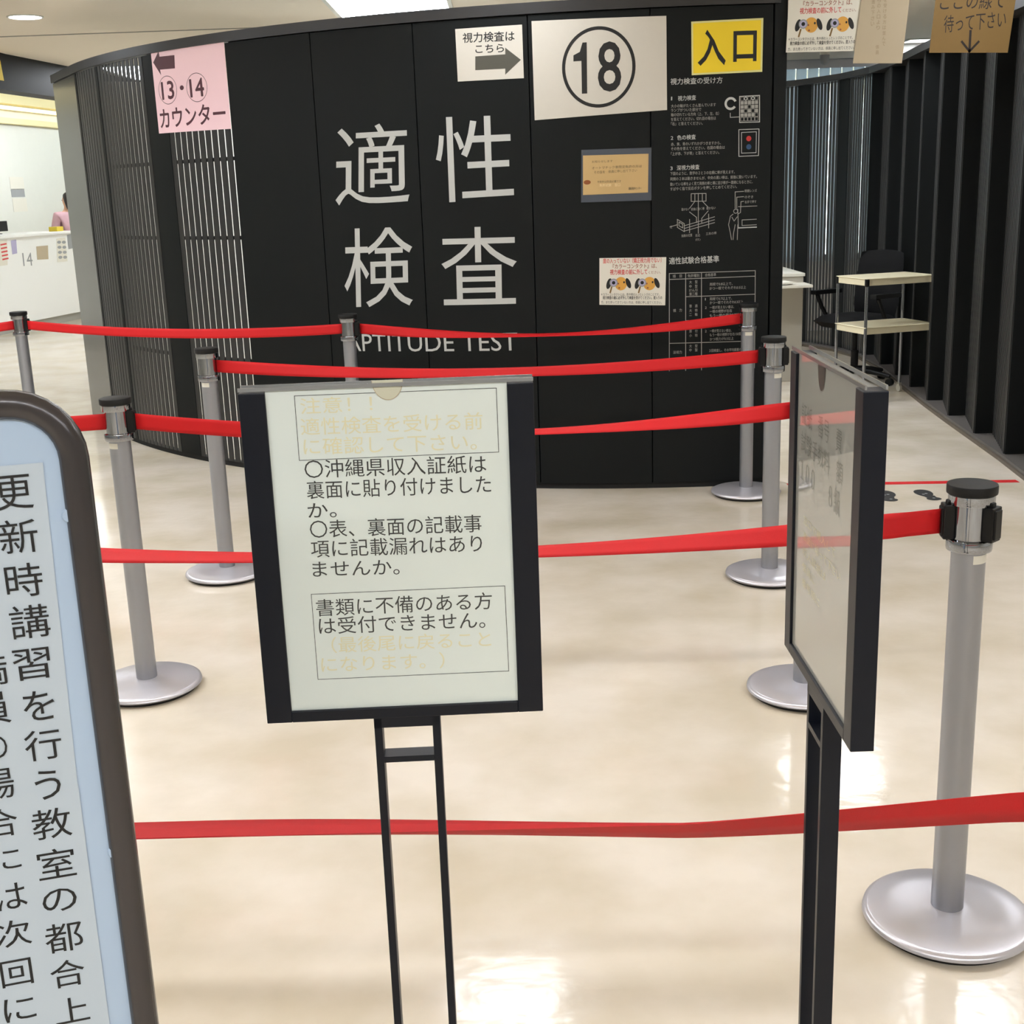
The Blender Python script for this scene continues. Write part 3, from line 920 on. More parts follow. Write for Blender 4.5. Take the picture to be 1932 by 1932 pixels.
# ================================================================== floor-standing paper signs
def make_sign(name, label, loc, yaw, printer, sheetmat):
    """origin on the floor below the middle of the front face; the face looks along local -y"""
    t = thing(name, label, 'sign stand', (loc[0], loc[1], 0), yaw)
    wd, z0, h, th, cw = 0.26, 1.048, 0.319, 0.0205, 0.0235
    zt = z0 + h
    m = MB()
    for sx in (-1, 1):
        m.box((sx * (wd - cw) / 2, th / 2, z0 + (h - 0.006) / 2), (cw, th, h - 0.006))
    m.box((0, th / 2, z0 + 0.0055), (wd - 2 * cw, th, 0.011))
    m.build('frame', 'navy', t, bevel=0.0008)
    m = MB(); m.box((0, th / 2, z0 + h / 2 + 0.004), (wd - 2 * cw, th - 0.007, h - 0.020)); m.build('core_panel', 'sheet2', t)
    m = MB()
    m.box((0, 0.0018, zt - 0.003), (wd, 0.0016, 0.0034))
    m.box((0, th - 0.0018, zt - 0.003), (wd, 0.0016, 0.0034))
    m.build('acrylic_edge', 'acry', t)
    printer(t, wd - 2 * cw, z0 + 0.011, zt - 0.002)
    for sx in (-1, 1):
        m = MB(); m.box((0.001 + sx * 0.0275, 0.0105, (z0 + 0.012) / 2), (0.0075, 0.0185, z0 - 0.012)); m.build('leg', 'navy', t, bevel=0.0006)
    m = MB(); m.box((0.001, 0.0105, z0 - 0.005), (0.0625, 0.0185, 0.010)); m.build('mounting_plate', 'navy', t)
    m = MB(); m.box((0.001, 0.0105, z0 - 0.043), (0.0475, 0.0185, 0.006)); m.build('crossbar', 'navy', t)
    m = MB(); m.box((0, 0.0105, 0.006), (0.26, 0.25, 0.012)); m.build('foot_plate', 'navy', t, bevel=0.002)
    return t
def local_face(y0, zref):
    return lambda a, b, l: (a, y0 - l, b + zref)
def print_one(t, pw, z0, z1):
    P = Print()
    P.poly([(-pw / 2, z0 - 1.048), (pw / 2, z0 - 1.048), (pw / 2, z1 - 1.048), (-pw / 2, z1 - 1.048)], 0, 0.0)
    for q in (((-0.0809, 0.3091), (0.0972, 0.309), (0.0972, 0.2512), (-0.081, 0.2509)), ((-0.0798, 0.1251), (0.0981, 0.1251), (0.0989, 0.0411), (-0.0797, 0.0413))):
        P.loop(q, 0.0005, 1, 0.0003)
    for txt, a, b, h, mi in (('注意！！', (-0.0764, 0.2924), (-0.0129, 0.2926), 0.0145, 2), ('適性検査を受ける前', (-0.0774, 0.2734), (0.0838, 0.2725), 0.0155, 2), ('に確認して下さい。', (-0.0764, 0.2555), (0.0778, 0.2539), 0.0155, 2),
                             ('〇沖縄県収入証紙は', (-0.0771, 0.2343), (0.0855, 0.2327), 0.0165, 1), ('裏面に貼り付けました', (-0.0766, 0.2152), (0.0891, 0.2139), 0.0165, 1), ('か。', (-0.0771, 0.197), (-0.0513, 0.1968), 0.0150, 1),
                             ('〇表、裏面の記載事', (-0.0765, 0.1785), (0.079, 0.1776), 0.0165, 1), ('項に記載漏れはあり', (-0.077, 0.16), (0.0787, 0.1586), 0.0165, 1), ('ませんか。', (-0.0769, 0.1413), (0.0023, 0.1402), 0.0155, 1),
                             ('書類に不備のある方', (-0.0763, 0.1034), (0.0858, 0.1031), 0.0165, 1), ('は受付できません。', (-0.0752, 0.0857), (0.0787, 0.0847), 0.0165, 1), ('（最後尾に戻ること', (-0.0648, 0.067), (0.0834, 0.0662), 0.0155, 2), ('になります。）', (-0.0757, 0.048), (0.0391, 0.0472), 0.0155, 2)):
        P.text(txt, a, b, h, mi, 0.0003, 0.004 if mi == 1 else -0.004)
    P.build('printed_sheet', ['sheet', 'sheetink', 'faded'], local_face(0.0030, 1.048), t)
    m = MB()
    P = Print()
    c = (0.0014, 0.3208)
    pts = [(c[0] + 0.0135 * math.cos(math.radians(a)), c[1] - 0.0008 + 0.0175 * math.sin(math.radians(a))) for a in range(180, 361, 10)]
    P.poly(pts, 0, 0.0006)
    P.line(pts, 0.0007, 1, 0.0008)
    P.build('thumb_notch', ['notch', 'beige'], local_face(0.0030, 1.048), t)
def print_two(t, pw, z0, z1):
    P = Print()
    P.poly([(-pw / 2, z0 - 1.048), (pw / 2, z0 - 1.048), (pw / 2, z1 - 1.048), (-pw / 2, z1 - 1.048)], 0, 0.0)
    for txt, a, b, h in (('証紙　番号　費', (-0.088, 0.247), (0.060, 0.247), 0.021), ('試験手数料　額', (-0.088, 0.220), (0.066, 0.220), 0.020), ('１００　　８級', (-0.088, 0.190), (0.060, 0.190), 0.024)):
        P.text(txt, a, b, h, 1, 0.0003, 0.004)
    for k in range(5):
        P.text(('窓口で購入して', '裏面に貼って下さい', '収入証紙は', '係員に', '番号順に')[k], (-0.07, 0.150 - k * 0.016), ((0.05, 0.07, 0.02, -0.02, 0.0)[k], 0.150 - k * 0.016), 0.009, 2, 0.0003)
    P.build('printed_sheet', ['sheet2', 'greyink', 'faded'], local_face(0.0030, 1.048), t)
    P = Print()
    pts = [(-0.015 + 0.0135 * math.cos(math.radians(a)), 0.313 + 0.0225 * math.sin(math.radians(a))) for a in range(180, 361, 10)]
    P.poly(pts, 0, 0.0006)
    P.build('thumb_notch', ['notchd'], local_face(0.0030, 1.048), t)
make_sign('sign_stand', 'black floor sign stand holding a white notice about revenue stamps, facing the viewer', (-0.1071, 1.0879), 0.027, print_one, 'sheet')
make_sign('sign_stand', 'black floor sign stand turned edge-on, with grey glossy sheet, right of the facing notice', (0.2839, 1.1117), -1.5733, print_two, 'sheet2')

# ================================================================== rounded notice board on the left
BA = math.radians(15.6)
BO = (-0.300, 0.872, 0.0)
bmap = plane_map(BO, BA)
bt = thing('notice_board', 'tall pale blue notice board with rounded dark tube frame and vertical black text', 'notice board', (BO[0] - 0.28 * math.cos(BA), BO[1] - 0.28 * math.sin(BA), 0), BA)
BW, BT, BB, TR, CR = 0.56, 1.405, 0.30, 0.0105, 0.052
def blocal(a, b, l=0.0):       # board coordinates (a from the right edge, height b) to the board's own frame
    return (a + 0.28, -l, b)
pts = []
for cx, cz, a0 in ((-CR, BT - CR, 0), (-BW + CR, BT - CR, 90), (-BW + CR, BB + CR, 180), (-CR, BB + CR, 270)):
    for k in range(9):
        a = math.radians(a0 + 90 * k / 8)
        pts.append(blocal(cx + (CR - TR) * math.cos(a), cz + (CR - TR) * math.sin(a)))
m = MB(); m.tube(pts, TR, 14, closed=True); m.build('frame', 'boardframe', bt, smooth=60)
m = MB()
ring = []
for cx, cz, a0 in ((-CR, BT - CR, 0), (-BW + CR, BT - CR, 90), (-BW + CR, BB + CR, 180), (-CR, BB + CR, 270)):
    for k in range(9):
        a = math.radians(a0 + 90 * k / 8)
        ring.append((cx + (CR - TR) * math.cos(a), cz + (CR - TR) * math.sin(a)))
n = len(ring)
m.add([blocal(a, b, 0.002) for a, b in ring] + [blocal(a, b, -0.006) for a, b in ring], [tuple(range(n)), tuple(range(2 * n - 1, n - 1, -1))] + [(i, i + n, (i + 1) % n + n, (i + 1) % n) for i in range(n)])
m.build('panel', 'board', bt)
P = Print()
lf = lambda a, b, l: blocal(a, b, 0.0026 + l)
q = [(-0.0318, 1.3328), (-0.0415, 0.8937)]
sl = (q[1][0] - q[0][0]) / (q[1][1] - q[0][1])
def edge(b): return q[0][0] + sl * (b - q[0][1])
P.poly([(edge(BB + 0.06) - 0.33, BB + 0.06), (edge(BB + 0.06), BB + 0.06), (edge(1.352), 1.352), (edge(1.352) - 0.33, 1.352)], 0, 0.0)
P.poly([(edge(0.9) - 0.32, 0.55), (edge(1.075) + 0.0, 0.55), (edge(1.075) + 0.001, 1.105), (edge(1.105) - 0.32, 1.100)], 0, 0.0003)
col1 = (('更', (-0.0529, 1.3326), 65, 66), ('新', (-0.0538, 1.3004), 68, 66), ('時', (-0.0543, 1.2679), 66, 66), ('講', (-0.0543, 1.2365), 70, 66), ('習', (-0.0569, 1.204), 66, 62), ('を', (-0.0561, 1.1712), 56, 60), ('行', (-0.057, 1.1399), 66, 62), ('う', (-0.0576, 1.1075), 46, 60),
        ('教', (-0.0588, 1.0756), 70, 62), ('室', (-0.0594, 1.0421), 68, 62), ('の', (-0.0608, 1.011), 62, 48), ('都', (-0.0615, 0.9787), 68, 62), ('合', (-0.0625, 0.9469), 62, 58), ('上', (-0.0632, 0.914), 62, 54))
col2 = (('満', (-0.0867, 1.2033), 66, 62), ('員', (-0.088, 1.1736), 62, 64), ('の', (-0.0891, 1.143), 38, 46), ('場', (-0.0929, 1.1141), 62, 62), ('合', (-0.094, 1.0825), 60, 58), ('に', (-0.0942, 1.052), 52, 44), ('は', (-0.0944, 1.021), 54, 54), ('次', (-0.0969, 0.9896), 62, 56), ('回', (-0.0989, 0.9556), 56, 56), ('に', (-0.1006, 0.9238), 56, 50))
sc = 1 / 2348.0 * 0.97
for colm in (col1, col2):
    for i, (ch, c, w_, h_) in enumerate(colm):
        dz = max(0.0, 1.45 - c[1])
        dep = 0.90 + (dz - 0.1) * 0.22
        P.char(ch, (c[0] - w_ * sc * dep / 2, c[1] - h_ * sc * dep / 2, c[0] + w_ * sc * dep / 2, c[1] + h_ * sc * dep / 2), 1, 0.0006, 0.004)
P.build('paper_strip', ['strip', 'ink'], lf, bt)
for k, c in enumerate(((-0.0183, 1.3123), (-0.0165, 1.0438))):
    m = MB(); m.lathe([(0.0052, 0.0), (0.0052, 0.002), (0.0043, 0.003)], n=20)
    o = m.build('hole_plug', 'board', bt, smooth=40)
    o.location = blocal(c[0], c[1], 0.0024)
    o.rotation_euler = (math.pi / 2, 0, 0)
for a in (-0.10, -BW + 0.10):
    m = MB()
    m.tube([blocal(a, BB + 0.02, -0.001), blocal(a, 0.04, -0.001)], 0.011, 12)
    p = blocal(a, 0.02, 0)
    m.box((p[0], p[1], 0.018), (0.03, 0.34, 0.03))
    m.build('leg', 'boardframe', bt, smooth=50)

# ================================================================== papers stuck on the curved wall
def wall_paper(name, label, cat, corners, draw, mats, group=None, lift=0.002):
    """corners TL TR BR BL in wall coordinates"""
    P = Print()
    P.poly([corners[3], corners[2], corners[1], corners[0]], 0, 0.0)
    draw(P)
    o = P.build(name, mats, lambda a, b, l: arc(a, lift + l, b), cut=0.05, back=([corners[3], corners[2], corners[1], corners[0]], 0.0008))
    return tag(o, label, cat, group)
def d_pink(P):
    P.poly([(-3.2269, 2.2707), (-3.1602, 2.1979), (-3.1652, 2.2277), (-3.0233, 2.2229), (-3.0165, 2.291), (-3.1577, 2.2953), (-3.1629, 2.3236)], 1, 0.0005)
    k = 0.002735
    for c, tx in (((-3.1117, 2.1158), '13'), ((-2.8488, 2.1105), '14')):
        P.ring(c, 0.0865, 27 * k, 1.1 * k, 1, 0.0005)
        P.text(tx, (c[0] - 0.058, c[1] - 17 * k), (c[0] + 0.058, c[1] - 17 * k), 34 * k, 1, 0.0005, 0.025, em=(0.0, 0.7))
    P.disc((-2.9779, 2.1183), 0.018, 4.5 * k, 1, 0.0005)
    P.text('カウンター', (-3.2135, 1.918), (-2.6372, 1.9169), 37 * k, 1, 0.0005, 0.02, em=(-0.04, 0.81))
wall_paper('paper_sign', 'pink paper sign with left arrow pointing to counters 13 and 14', 'sign', ((-3.2414, 2.3364), (-2.6006, 2.3293), (-2.6028, 1.8823), (-3.2408, 1.8907)), d_pink, ['pink', 'inkred'], lift=0.003)
def d_arrow(P):
    k = 0.002402
    P.text('視力検査は', (-1.1842, 2.2096), (-0.9275, 2.2042), 18.5 * k, 1, 0.0005, 0.014)
    P.text('こちら', (-1.1223, 2.1577), (-0.9813, 2.1546), 17 * k, 1, 0.0005, 0.014)
    P.poly([(-1.127, 2.0817), (-0.9774, 2.0809), (-0.9785, 2.0532), (-0.8993, 2.1166), (-0.974, 2.1758), (-0.9751, 2.1458), (-1.1242, 2.1445)], 2, 0.0007)
wall_paper('paper_sign', 'white paper sign with thick grey arrow pointing right, beside the sheet numbered 18', 'sign', ((-1.2202, 2.2744), (-0.889, 2.2745), (-0.8878, 2.0329), (-1.2181, 2.0342)), d_arrow, ['paper', 'ink', 'arrowgrey'])
def d_18(P):
    k = 0.002385
    P.ring((-0.527, 2.0652), 70 * k, 73.5 * k, 6.5 * k, 1, 0.0005, n=64)
    P.poly([(-0.6089, 1.9488), (-0.5835, 1.9489), (-0.5816, 2.1793), (-0.6018, 2.1791), (-0.6152, 2.1382), (-0.6458, 2.1242), (-0.6464, 2.0968), (-0.6084, 2.0975)], 1, 0.0005)
    P.char('8', ((-0.5314, 1.9527)[0], (-0.5314, 1.9527)[1], (-0.4204, 1.9481)[0], (-0.4176, 2.1789)[1]), 1, 0.0005, 0.008)
wall_paper('paper_sign', 'large white sheet with the number 18 in a circle', 'sign', ((-0.8424, 2.2873), (-0.207, 2.2803), (-0.2045, 1.8592), (-0.8406, 1.8372)), d_18, ['paper', 'ink'], lift=0.003)
def d_entr(P):
    a = ((-0.08, 2.0201), (0.2394, 2.0259), (0.2395, 2.2475), (-0.0818, 2.2418))
    P.poly(a, 1, 0.0004)
    P.char('入', ((-0.06, 2.0515)[0], (-0.06, 2.0515)[1], (0.0731, 2.0542)[0], (0.0716, 2.2121)[1]), 2, 0.0008, 0.02)
    P.char('口', ((0.1083, 2.0649)[0], (0.1083, 2.0649)[1], (0.2196, 2.0664)[0], (0.2175, 2.202)[1]), 2, 0.0008, 0.02)
wall_paper('paper_sign', 'yellow sign with two large black characters above the printed instructions', 'sign', ((-0.0905, 2.2503), (0.2495, 2.2561), (0.2484, 2.0168), (-0.0875, 2.012)), d_entr, ['yborder', 'yellow', 'ink'])
def d_sleeve(P): pass
def d_tan(P):
    k = 0.002483
    P.text('お知らせします', (-0.5664, 1.628), (-0.4664, 1.6282), 4.5 * k, 1, 0.0004)
    P.text('オートマチック車限定免許の方は', (-0.567, 1.5971), (-0.3263, 1.5985), 5.5 * k, 1, 0.0004)
    P.text('その旨を　係員に申し出て下さい', (-0.557, 1.5768), (-0.3494, 1.5795), 5.5 * k, 1, 0.0004)
    P.text('手数料は別途必要です', (-0.5423, 1.5327), (-0.4267, 1.5325), 4.5 * k, 1, 0.0004)
    P.text('免許試験　窓口', (-0.5323, 1.5149), (-0.432, 1.514), 5.5 * k, 3, 0.0004, 0.02)
    P.text('運転免許センター', (-0.3912, 1.4951), (-0.3296, 1.4955), 5 * k, 1, 0.0004, 0.02)
    P.disc((-0.5913, 1.5382), 7 * k, 4.2 * k, 2, 0.0004)
sleeve = wall_paper('framed_notice', 'small tan notice in a blue grey plastic sleeve, below the sheet numbered 18', 'notice', ((-0.6166, 1.6905), (-0.2798, 1.6891), (-0.2813, 1.4427), (-0.6229, 1.4439)), d_sleeve, ['bluegrey'], lift=0.004)
P = Print()
cs = ((-0.6094, 1.6643), (-0.294, 1.6614), (-0.2977, 1.4807), (-0.6131, 1.4788))
P.poly(cs[::-1], 0, 0.0)
d_tan(P)
P.build('tan_sheet', ['tan', 'tanink', 'rust', 'cream_ink'], lambda a, b, l: arc(a, 0.0048 + l, b), sleeve, cut=0.05)

def dog_notice(P, f, k):
    """two cartoon dog heads looking through magnifiers; f maps (0..1, 0..1) to the sheet, k = sheet width"""
    P.text('度の入っていない（矯正視力用でない）', f(0.055, 0.885), f(0.93, 0.89), 0.075 * k, 1, 0.0005, 0.012)
    P.text('『カラーコンタクト』は、', f(0.2, 0.77), f(0.86, 0.775), 0.07 * k, 2, 0.0005, 0.012)
    P.text('視力検査の前に外して', f(0.16, 0.645), f(0.72, 0.65), 0.078 * k, 1, 0.0005, 0.015)
    P.text('ください。', f(0.74, 0.655), f(0.92, 0.66), 0.045 * k, 2, 0.0005)
    for dx, iris in ((0.0, 9), (0.43, 3)):
        def e(u, v, ru, rv, mi, l, rot=0.0): P.disc(f(u + dx, v), ru * k, rv * k, mi, l, rot=rot)
        e(0.325, 0.455, 0.092, 0.10, 4, 0.0005)
        e(0.145, 0.455, 0.036, 0.082, 3, 0.0004, -0.3)
        e(0.437, 0.465, 0.034, 0.080, 3, 0.0007, 0.35)
        P.line([f(0.185 + dx, 0.38), f(0.165 + dx, 0.27)], 0.022 * k, 6, 0.0008)
        e(0.215, 0.475, 0.062, 0.062, 5, 0.0009)
        e(0.215, 0.475, 0.046, 0.046, 8, 0.0011)
        e(0.215, 0.475, 0.026, 0.026, iris, 0.0013)
        e(0.373, 0.485, 0.013, 0.016, 3, 0.0009)
        e(0.30, 0.365, 0.014, 0.012, 2, 0.0009)
        e(0.285, 0.455, 0.012, 0.012, 2, 0.0009)
    P.text('＊カラーコンタクトとは、色や柄の入ったレンズのことです。', f(0.025, 0.195), f(0.91, 0.20), 0.042 * k, 3, 0.0005)
    P.text('視力検査の前に必ず外して検査を受けてください。度入りの', f(0.05, 0.12), f(0.95, 0.125), 0.05 * k, 3, 0.0005, 0.012)
    P.text('方、また持ってきていない方は、係員に申し出てください。', f(0.025, 0.025), f(0.945, 0.03), 0.044 * k, 3, 0.0005, 0.006)
DM = ['paper2', 'red_ink', 'orange_ink', 'ink', 'tan', 'greyp', 'ochre', 'paper', 'lilac', 'ink']
DM[4] = 'dogtan'
MT['dogtan'] = mat('orange tan print', (214, 158, 66), 0.6)
cs = ((-0.5379, 1.1742), (-0.2102, 1.1696), (-0.2162, 0.9347), (-0.5417, 0.946))
def fs_(u, v):
    return tuple(cs[3][i] * (1 - u) * (1 - v) + cs[2][i] * u * (1 - v) + cs[1][i] * u * v + cs[0][i] * (1 - u) * v for i in (0, 1))
wall_paper('colour_notice', 'white notice with two dog heads stuck on the wall left of the printed table', 'notice', cs, lambda P: dog_notice(P, fs_, cs[1][0] - cs[0][0]), DM)

# ================================================================== notices hung in the entrance gap
def hung(name, label, corners, draw, mats, y, cat='notice'):
    P = Print()
    P.poly([corners[3], corners[2], corners[1], corners[0]], 0, 0.0)
    draw(P)
    o = P.build(name, mats, lambda a, b, l: (a, y - l, b), back=([corners[3], corners[2], corners[1], corners[0]], 0.001))
    return tag(o, label, cat)
hc = ((1.378, 2.385), (1.722, 2.385), (1.708, 2.094), (1.368, 2.098))
hc = ((1.378, 2.378), (1.728, 2.378), (1.708, 2.094), (1.368, 2.098))
def fh(u, v):
    v = v * 0.93
    return tuple(hc[3][i] * (1 - u) * (1 - v) + hc[2][i] * u * (1 - v) + hc[1][i] * u * v + hc[0][i] * (1 - u) * v for i in (0, 1))
hung('colour_notice', 'white notice with two dog heads hung at the top, right of the yellow sign', hc, lambda P: dog_notice(P, fh, 0.34), DM, 6.216)
def d_beige(P):
    for tx, x, z1, n in (('検査を受ける方は並んで', 1.826, 2.37, 11), ('こちらの入口より', 1.797, 2.37, 10), ('お進み下さい', 1.770, 2.34, 9)):
        for i, ch in enumerate(tx):
            if ch in 'ー': continue
            P.char(ch, (x - 0.008, z1 - 0.024 * i - 0.018, x + 0.008, z1 - 0.024 * i), 1, 0.0004)
    for i, ch in enumerate('係員'):
        P.char(ch, (1.789, 2.098 - 0.024 * i, 1.805, 2.116 - 0.024 * i), 1, 0.0004, 0.012)
hung('hung_notice', 'blank-looking beige notice with faint vertical writing, hung between the white and ochre notices', ((1.722, 2.385), (1.944, 2.38), (1.916, 2.031), (1.684, 2.038)), d_beige, ['beige', 'faint'], 6.208)
def d_hand(P):
    P.text('ここの線で', (2.0817, 2.2588), (2.3872, 2.258), 0.078, 1, 0.0004, 0.006, lean=0.1)
    P.text('待って下さい', (2.1069, 2.1601), (2.3977, 2.1738), 0.076, 1, 0.0004, 0.006, lean=0.05)
    P.line([(2.2339, 2.1629), (2.234, 2.0759)], 0.011, 1, 0.0005)
    P.line([(2.1966, 2.1172), (2.2341, 2.0736), (2.2742, 2.1146)], 0.010, 1, 0.0005)
hung('handwritten_sign', 'ochre card with handwritten words and a black down arrow, hung at upper right', ((2.068, 2.385), (2.446, 2.385), (2.416, 2.062), (2.044, 2.074)), d_hand, ['ochre', 'marker'], 6.212, 'sign')
def d_yel(P):
    for k, (z, mi, h) in enumerate(((1.72, 1, 0.05), (1.67, 2, 0.03), (1.60, 1, 0.04), (1.55, 2, 0.03), (1.495, 1, 0.05))):
        P.poly([(2.475, z), (2.78, z), (2.78, z + h), (2.475, z + h)], mi, 0.0004)
hung('wall_poster', 'white poster with yellow bands on the slat wall at the right picture edge', ((2.484, 1.84), (2.80, 1.84), (2.80, 1.44), (2.46, 1.44)), d_yel, ['paper2', 'yellow', 'greyp'], 5.985, 'poster')

# ================================================================== marks on the floor
m = MB()
m.prism([(1.42, 6.18), (2.565, 6.090), (2.565, 6.145), (1.42, 6.235)], 0.0002, 0.0012)
tag(m.build('floor_tape', 'red'), 'thin red tape line on the floor below the ochre handwritten sign', 'floor tape')
def footprint(x, y, rz, label, mir):
    P = Print()
    sole = []
    for k in range(26):
        a = 2 * math.pi * k / 26
        v = 0.5 + 0.5 * math.sin(a)
        sole.append((0.046 * math.cos(a) * (0.78 + 0.25 * v) + mir * 0.006 * math.sin(a), 0.045 + 0.095 * math.sin(a)))
    P.poly(sole, 0, 0.0)
    heel = [(0.034 * math.cos(2 * math.pi * k / 20), -0.105 + 0.042 * math.sin(2 * math.pi * k / 20)) for k in range(20)]
    P.poly(heel, 0, 0.0)
    P.poly([(-0.022, -0.08), (0.022, -0.08), (0.026, -0.03), (-0.026, -0.03)], 0, 0.0001)
    for (px_, py_) in ((0.006, 0.03), (-0.012, 0.015), (0.004, -0.09)):
        P.disc((px_, py_), 0.007, 0.009, 1, 0.0004)
    o = P.build('footprint_sticker', ['ink', 'greyp'], lambda a, b, l: (a, b, 0.0008 + l))
    o.location = (x, y, 0)
    o.rotation_euler = (0, 0, rz)
    o.scale = (1.05, 0.78, 1)
    return tag(o, label, 'floor sticker', 'black footprint stickers')
footprint(2.035, 5.905, 0.10, 'black shoe print sticker on the floor just left of the nearest stanchion cap', 1)
footprint(1.845, 5.915, -0.12, 'black shoe print sticker half hidden by the edge-on sign stand', -1)

# ================================================================== utility trolley, chair, cabinet behind the entrance
t = thing('utility_trolley', 'cream two-shelf trolley on thin chrome legs in front of the black chair', 'trolley', (2.633, 8.681, 0), 0.283)
for nm, z in (('top_shelf', 0.826), ('lower_shelf', 0.50)):
    m = MB()
    m.box((0, 0, z + 0.024), (0.55, 0.385, 0.008))
    m.box((0, -0.18, z), (0.52, 0.012, 0.042)); m.box((0, 0.18, z), (0.52, 0.012, 0.042))
    m.box((-0.262, 0, z), (0.012, 0.36, 0.042)); m.box((0.262, 0, z), (0.012, 0.36, 0.042))
    m.build(nm, 'trolley', t, bevel=0.004)
for sx in (-1, 1):
    for sy in (-1, 1):
        m = MB(); m.tube([(sx * 0.262, sy * 0.182, 0.055), (sx * 0.262, sy * 0.182, 0.84)], 0.011, 12)
        lg = m.build('leg', 'chrome', t, smooth=50)
        m = MB()
        m.lathe([(0.013, 0.80), (0.016, 0.81), (0.016, 0.85)], (sx * 0.262, sy * 0.182, 0), 12); m.build('corner_cap', 'black', lg, smooth=40)
        m = MB()
        m.tube([(sx * 0.262 - 0.008, sy * 0.182, 0.027), (sx * 0.262 + 0.008, sy * 0.182, 0.027)], 0.027, 16)
        m.box((sx * 0.262, sy * 0.182, 0.05), (0.02, 0.03, 0.03)); m.build('caster', 'cabinet', lg, smooth=40)

ch = thing('office_chair', 'black office chair with armrests behind the cream trolley', 'chair', (2.63, 9.38, 0), -1.05)
def cushion(sx, sy, sz, cz, bend=0.0, n=8):
    m = MB()
    vs, fs = [], []
    for side in (-1, 1):
        for j in range(n + 1):
            for i in range(n + 1):
                u, v = i / n * 2 - 1, j / n * 2 - 1
                e = (1 - abs(u) ** 6) * (1 - abs(v) ** 6)
                r = (1 - 0.10 * (u * u * v * v))
                vs.append((u * sx / 2 * r, v * sy / 2 * r, cz + side * sz / 2 * e ** 0.5 + bend * u * u))
    N = (n + 1) ** 2
    for j in range(n):
        for i in range(n):
            a = j * (n + 1) + i
            fs.append((a, a + n + 1, a + n + 2, a + 1))
            fs.append((N + a, N + a + 1, N + a + n + 2, N + a + n + 1))
    m.add(vs, fs)
    return m
cushion(0.50, 0.48, 0.10, 0.47).build('seat', 'fabric', ch, smooth=60)
b = cushion(0.46, 0.50, 0.07, 0.0, 0.05).build('backrest', 'fabric', ch, smooth=60)
b.rotation_euler = (math.radians(82), 0, 0)
b.location = (0, 0.27, 0.73)
m = MB(); m.tube([(0, 0.06, 0.40), (0, 0.24, 0.41), (0, 0.31, 0.50), (0, 0.31, 0.66)], 0.018, 10); m.build('back_bracket', 'black', ch, smooth=50)
m = MB(); m.lathe([(0.028, 0.10), (0.028, 0.25), (0.018, 0.25), (0.018, 0.41), (0.10, 0.415), (0.10, 0.425)], n=20); m.build('gas_column', 'black', ch, smooth=40)
for sx in (-1, 1):
    m = MB()
    m.tube([(sx * 0.20, 0.04, 0.43), (sx * 0.30, 0.02, 0.45), (sx * 0.31, -0.05, 0.56), (sx * 0.31, -0.10, 0.655)], 0.016, 10)
    m.box((sx * 0.305, -0.01, 0.672), (0.06, 0.27, 0.03))
    m.build('armrest', 'black', ch, smooth=50)
for k in range(5):
    a = 2 * math.pi * k / 5 + 0.3
    m = MB()
    m.tube([(0, 0, 0.11), (0.15 * math.cos(a), 0.15 * math.sin(a), 0.095), (0.29 * math.cos(a), 0.29 * math.sin(a), 0.07)], [0.026, 0.021, 0.015], 10)
    sp = m.build('base_spoke', 'black', ch, smooth=50)
    m = MB()
    for s_ in (-1, 1):
        ox, oy = -math.sin(a) * 0.014 * s_, math.cos(a) * 0.014 * s_
        m.tube([(0.29 * math.cos(a) + ox * 0.5, 0.29 * math.sin(a) + oy * 0.5, 0.027), (0.29 * math.cos(a) + ox * 1.5, 0.29 * math.sin(a) + oy * 1.5, 0.027)], 0.027, 14)
    m.build('caster', 'black', sp, smooth=40)

cb = thing('reception_desk', 'grey sided desk unit with white top behind the right end of the curved wall', 'desk', (1.90, 9.95, 0), 0.0)
m = MB(); m.box((0, 0, 0.40), (0.74, 0.80, 0.80)); m.build('body', 'cabinet', cb, bevel=0.004)
m = MB(); m.box((0, 0, 0.812), (0.76, 0.82, 0.024)); m.build('desktop', 'ctop', cb, bevel=0.003)
m = MB(); m.box((0.10, -0.53, 0.745), (0.56, 0.26, 0.02)); m.build('side_shelf', 'ctop', cb, bevel=0.003)
m = MB(); m.box((0.10, -0.45, 0.715), (0.04, 0.10, 0.04)); m.build('shelf_bracket', 'cabinet', cb)
for k in range(3):
    m = MB(); m.box((0, 0, 0.003), (0.297, 0.21, 0.006))
    o = m.build('paper_sheet', 'paper2'); o.location = (1.88 + 0.06 * k, 9.40, 0.7556 + 0.0065 * k); o.rotation_euler = (0, 0, 0.1 * k)
    tag(o, ('lowest', 'middle', 'uppermost')[k] + ' white paper bundle on the small desk shelf behind the wall end', 'paper', 'papers on the desk shelf')
m = MB(); m.box((0, 0, 0.055), (0.20, 0.16, 0.11)); o = m.build('storage_box', 'greyp', bevel=0.004); o.location = (2.08, 10.02, 0.825)
tag(o, 'small grey box on the desk behind the right end of the curved wall', 'box')

# ================================================================== counter 14 and the office at the far left
CA = math.atan2(5.0, 1.04)
CO = (-6.70, 12.2, 0.0)
CL = math.hypot(1.04, 5.0)
ct = thing('service_counter', 'long white service counter numbered 14 at far left', 'counter', CO, CA)
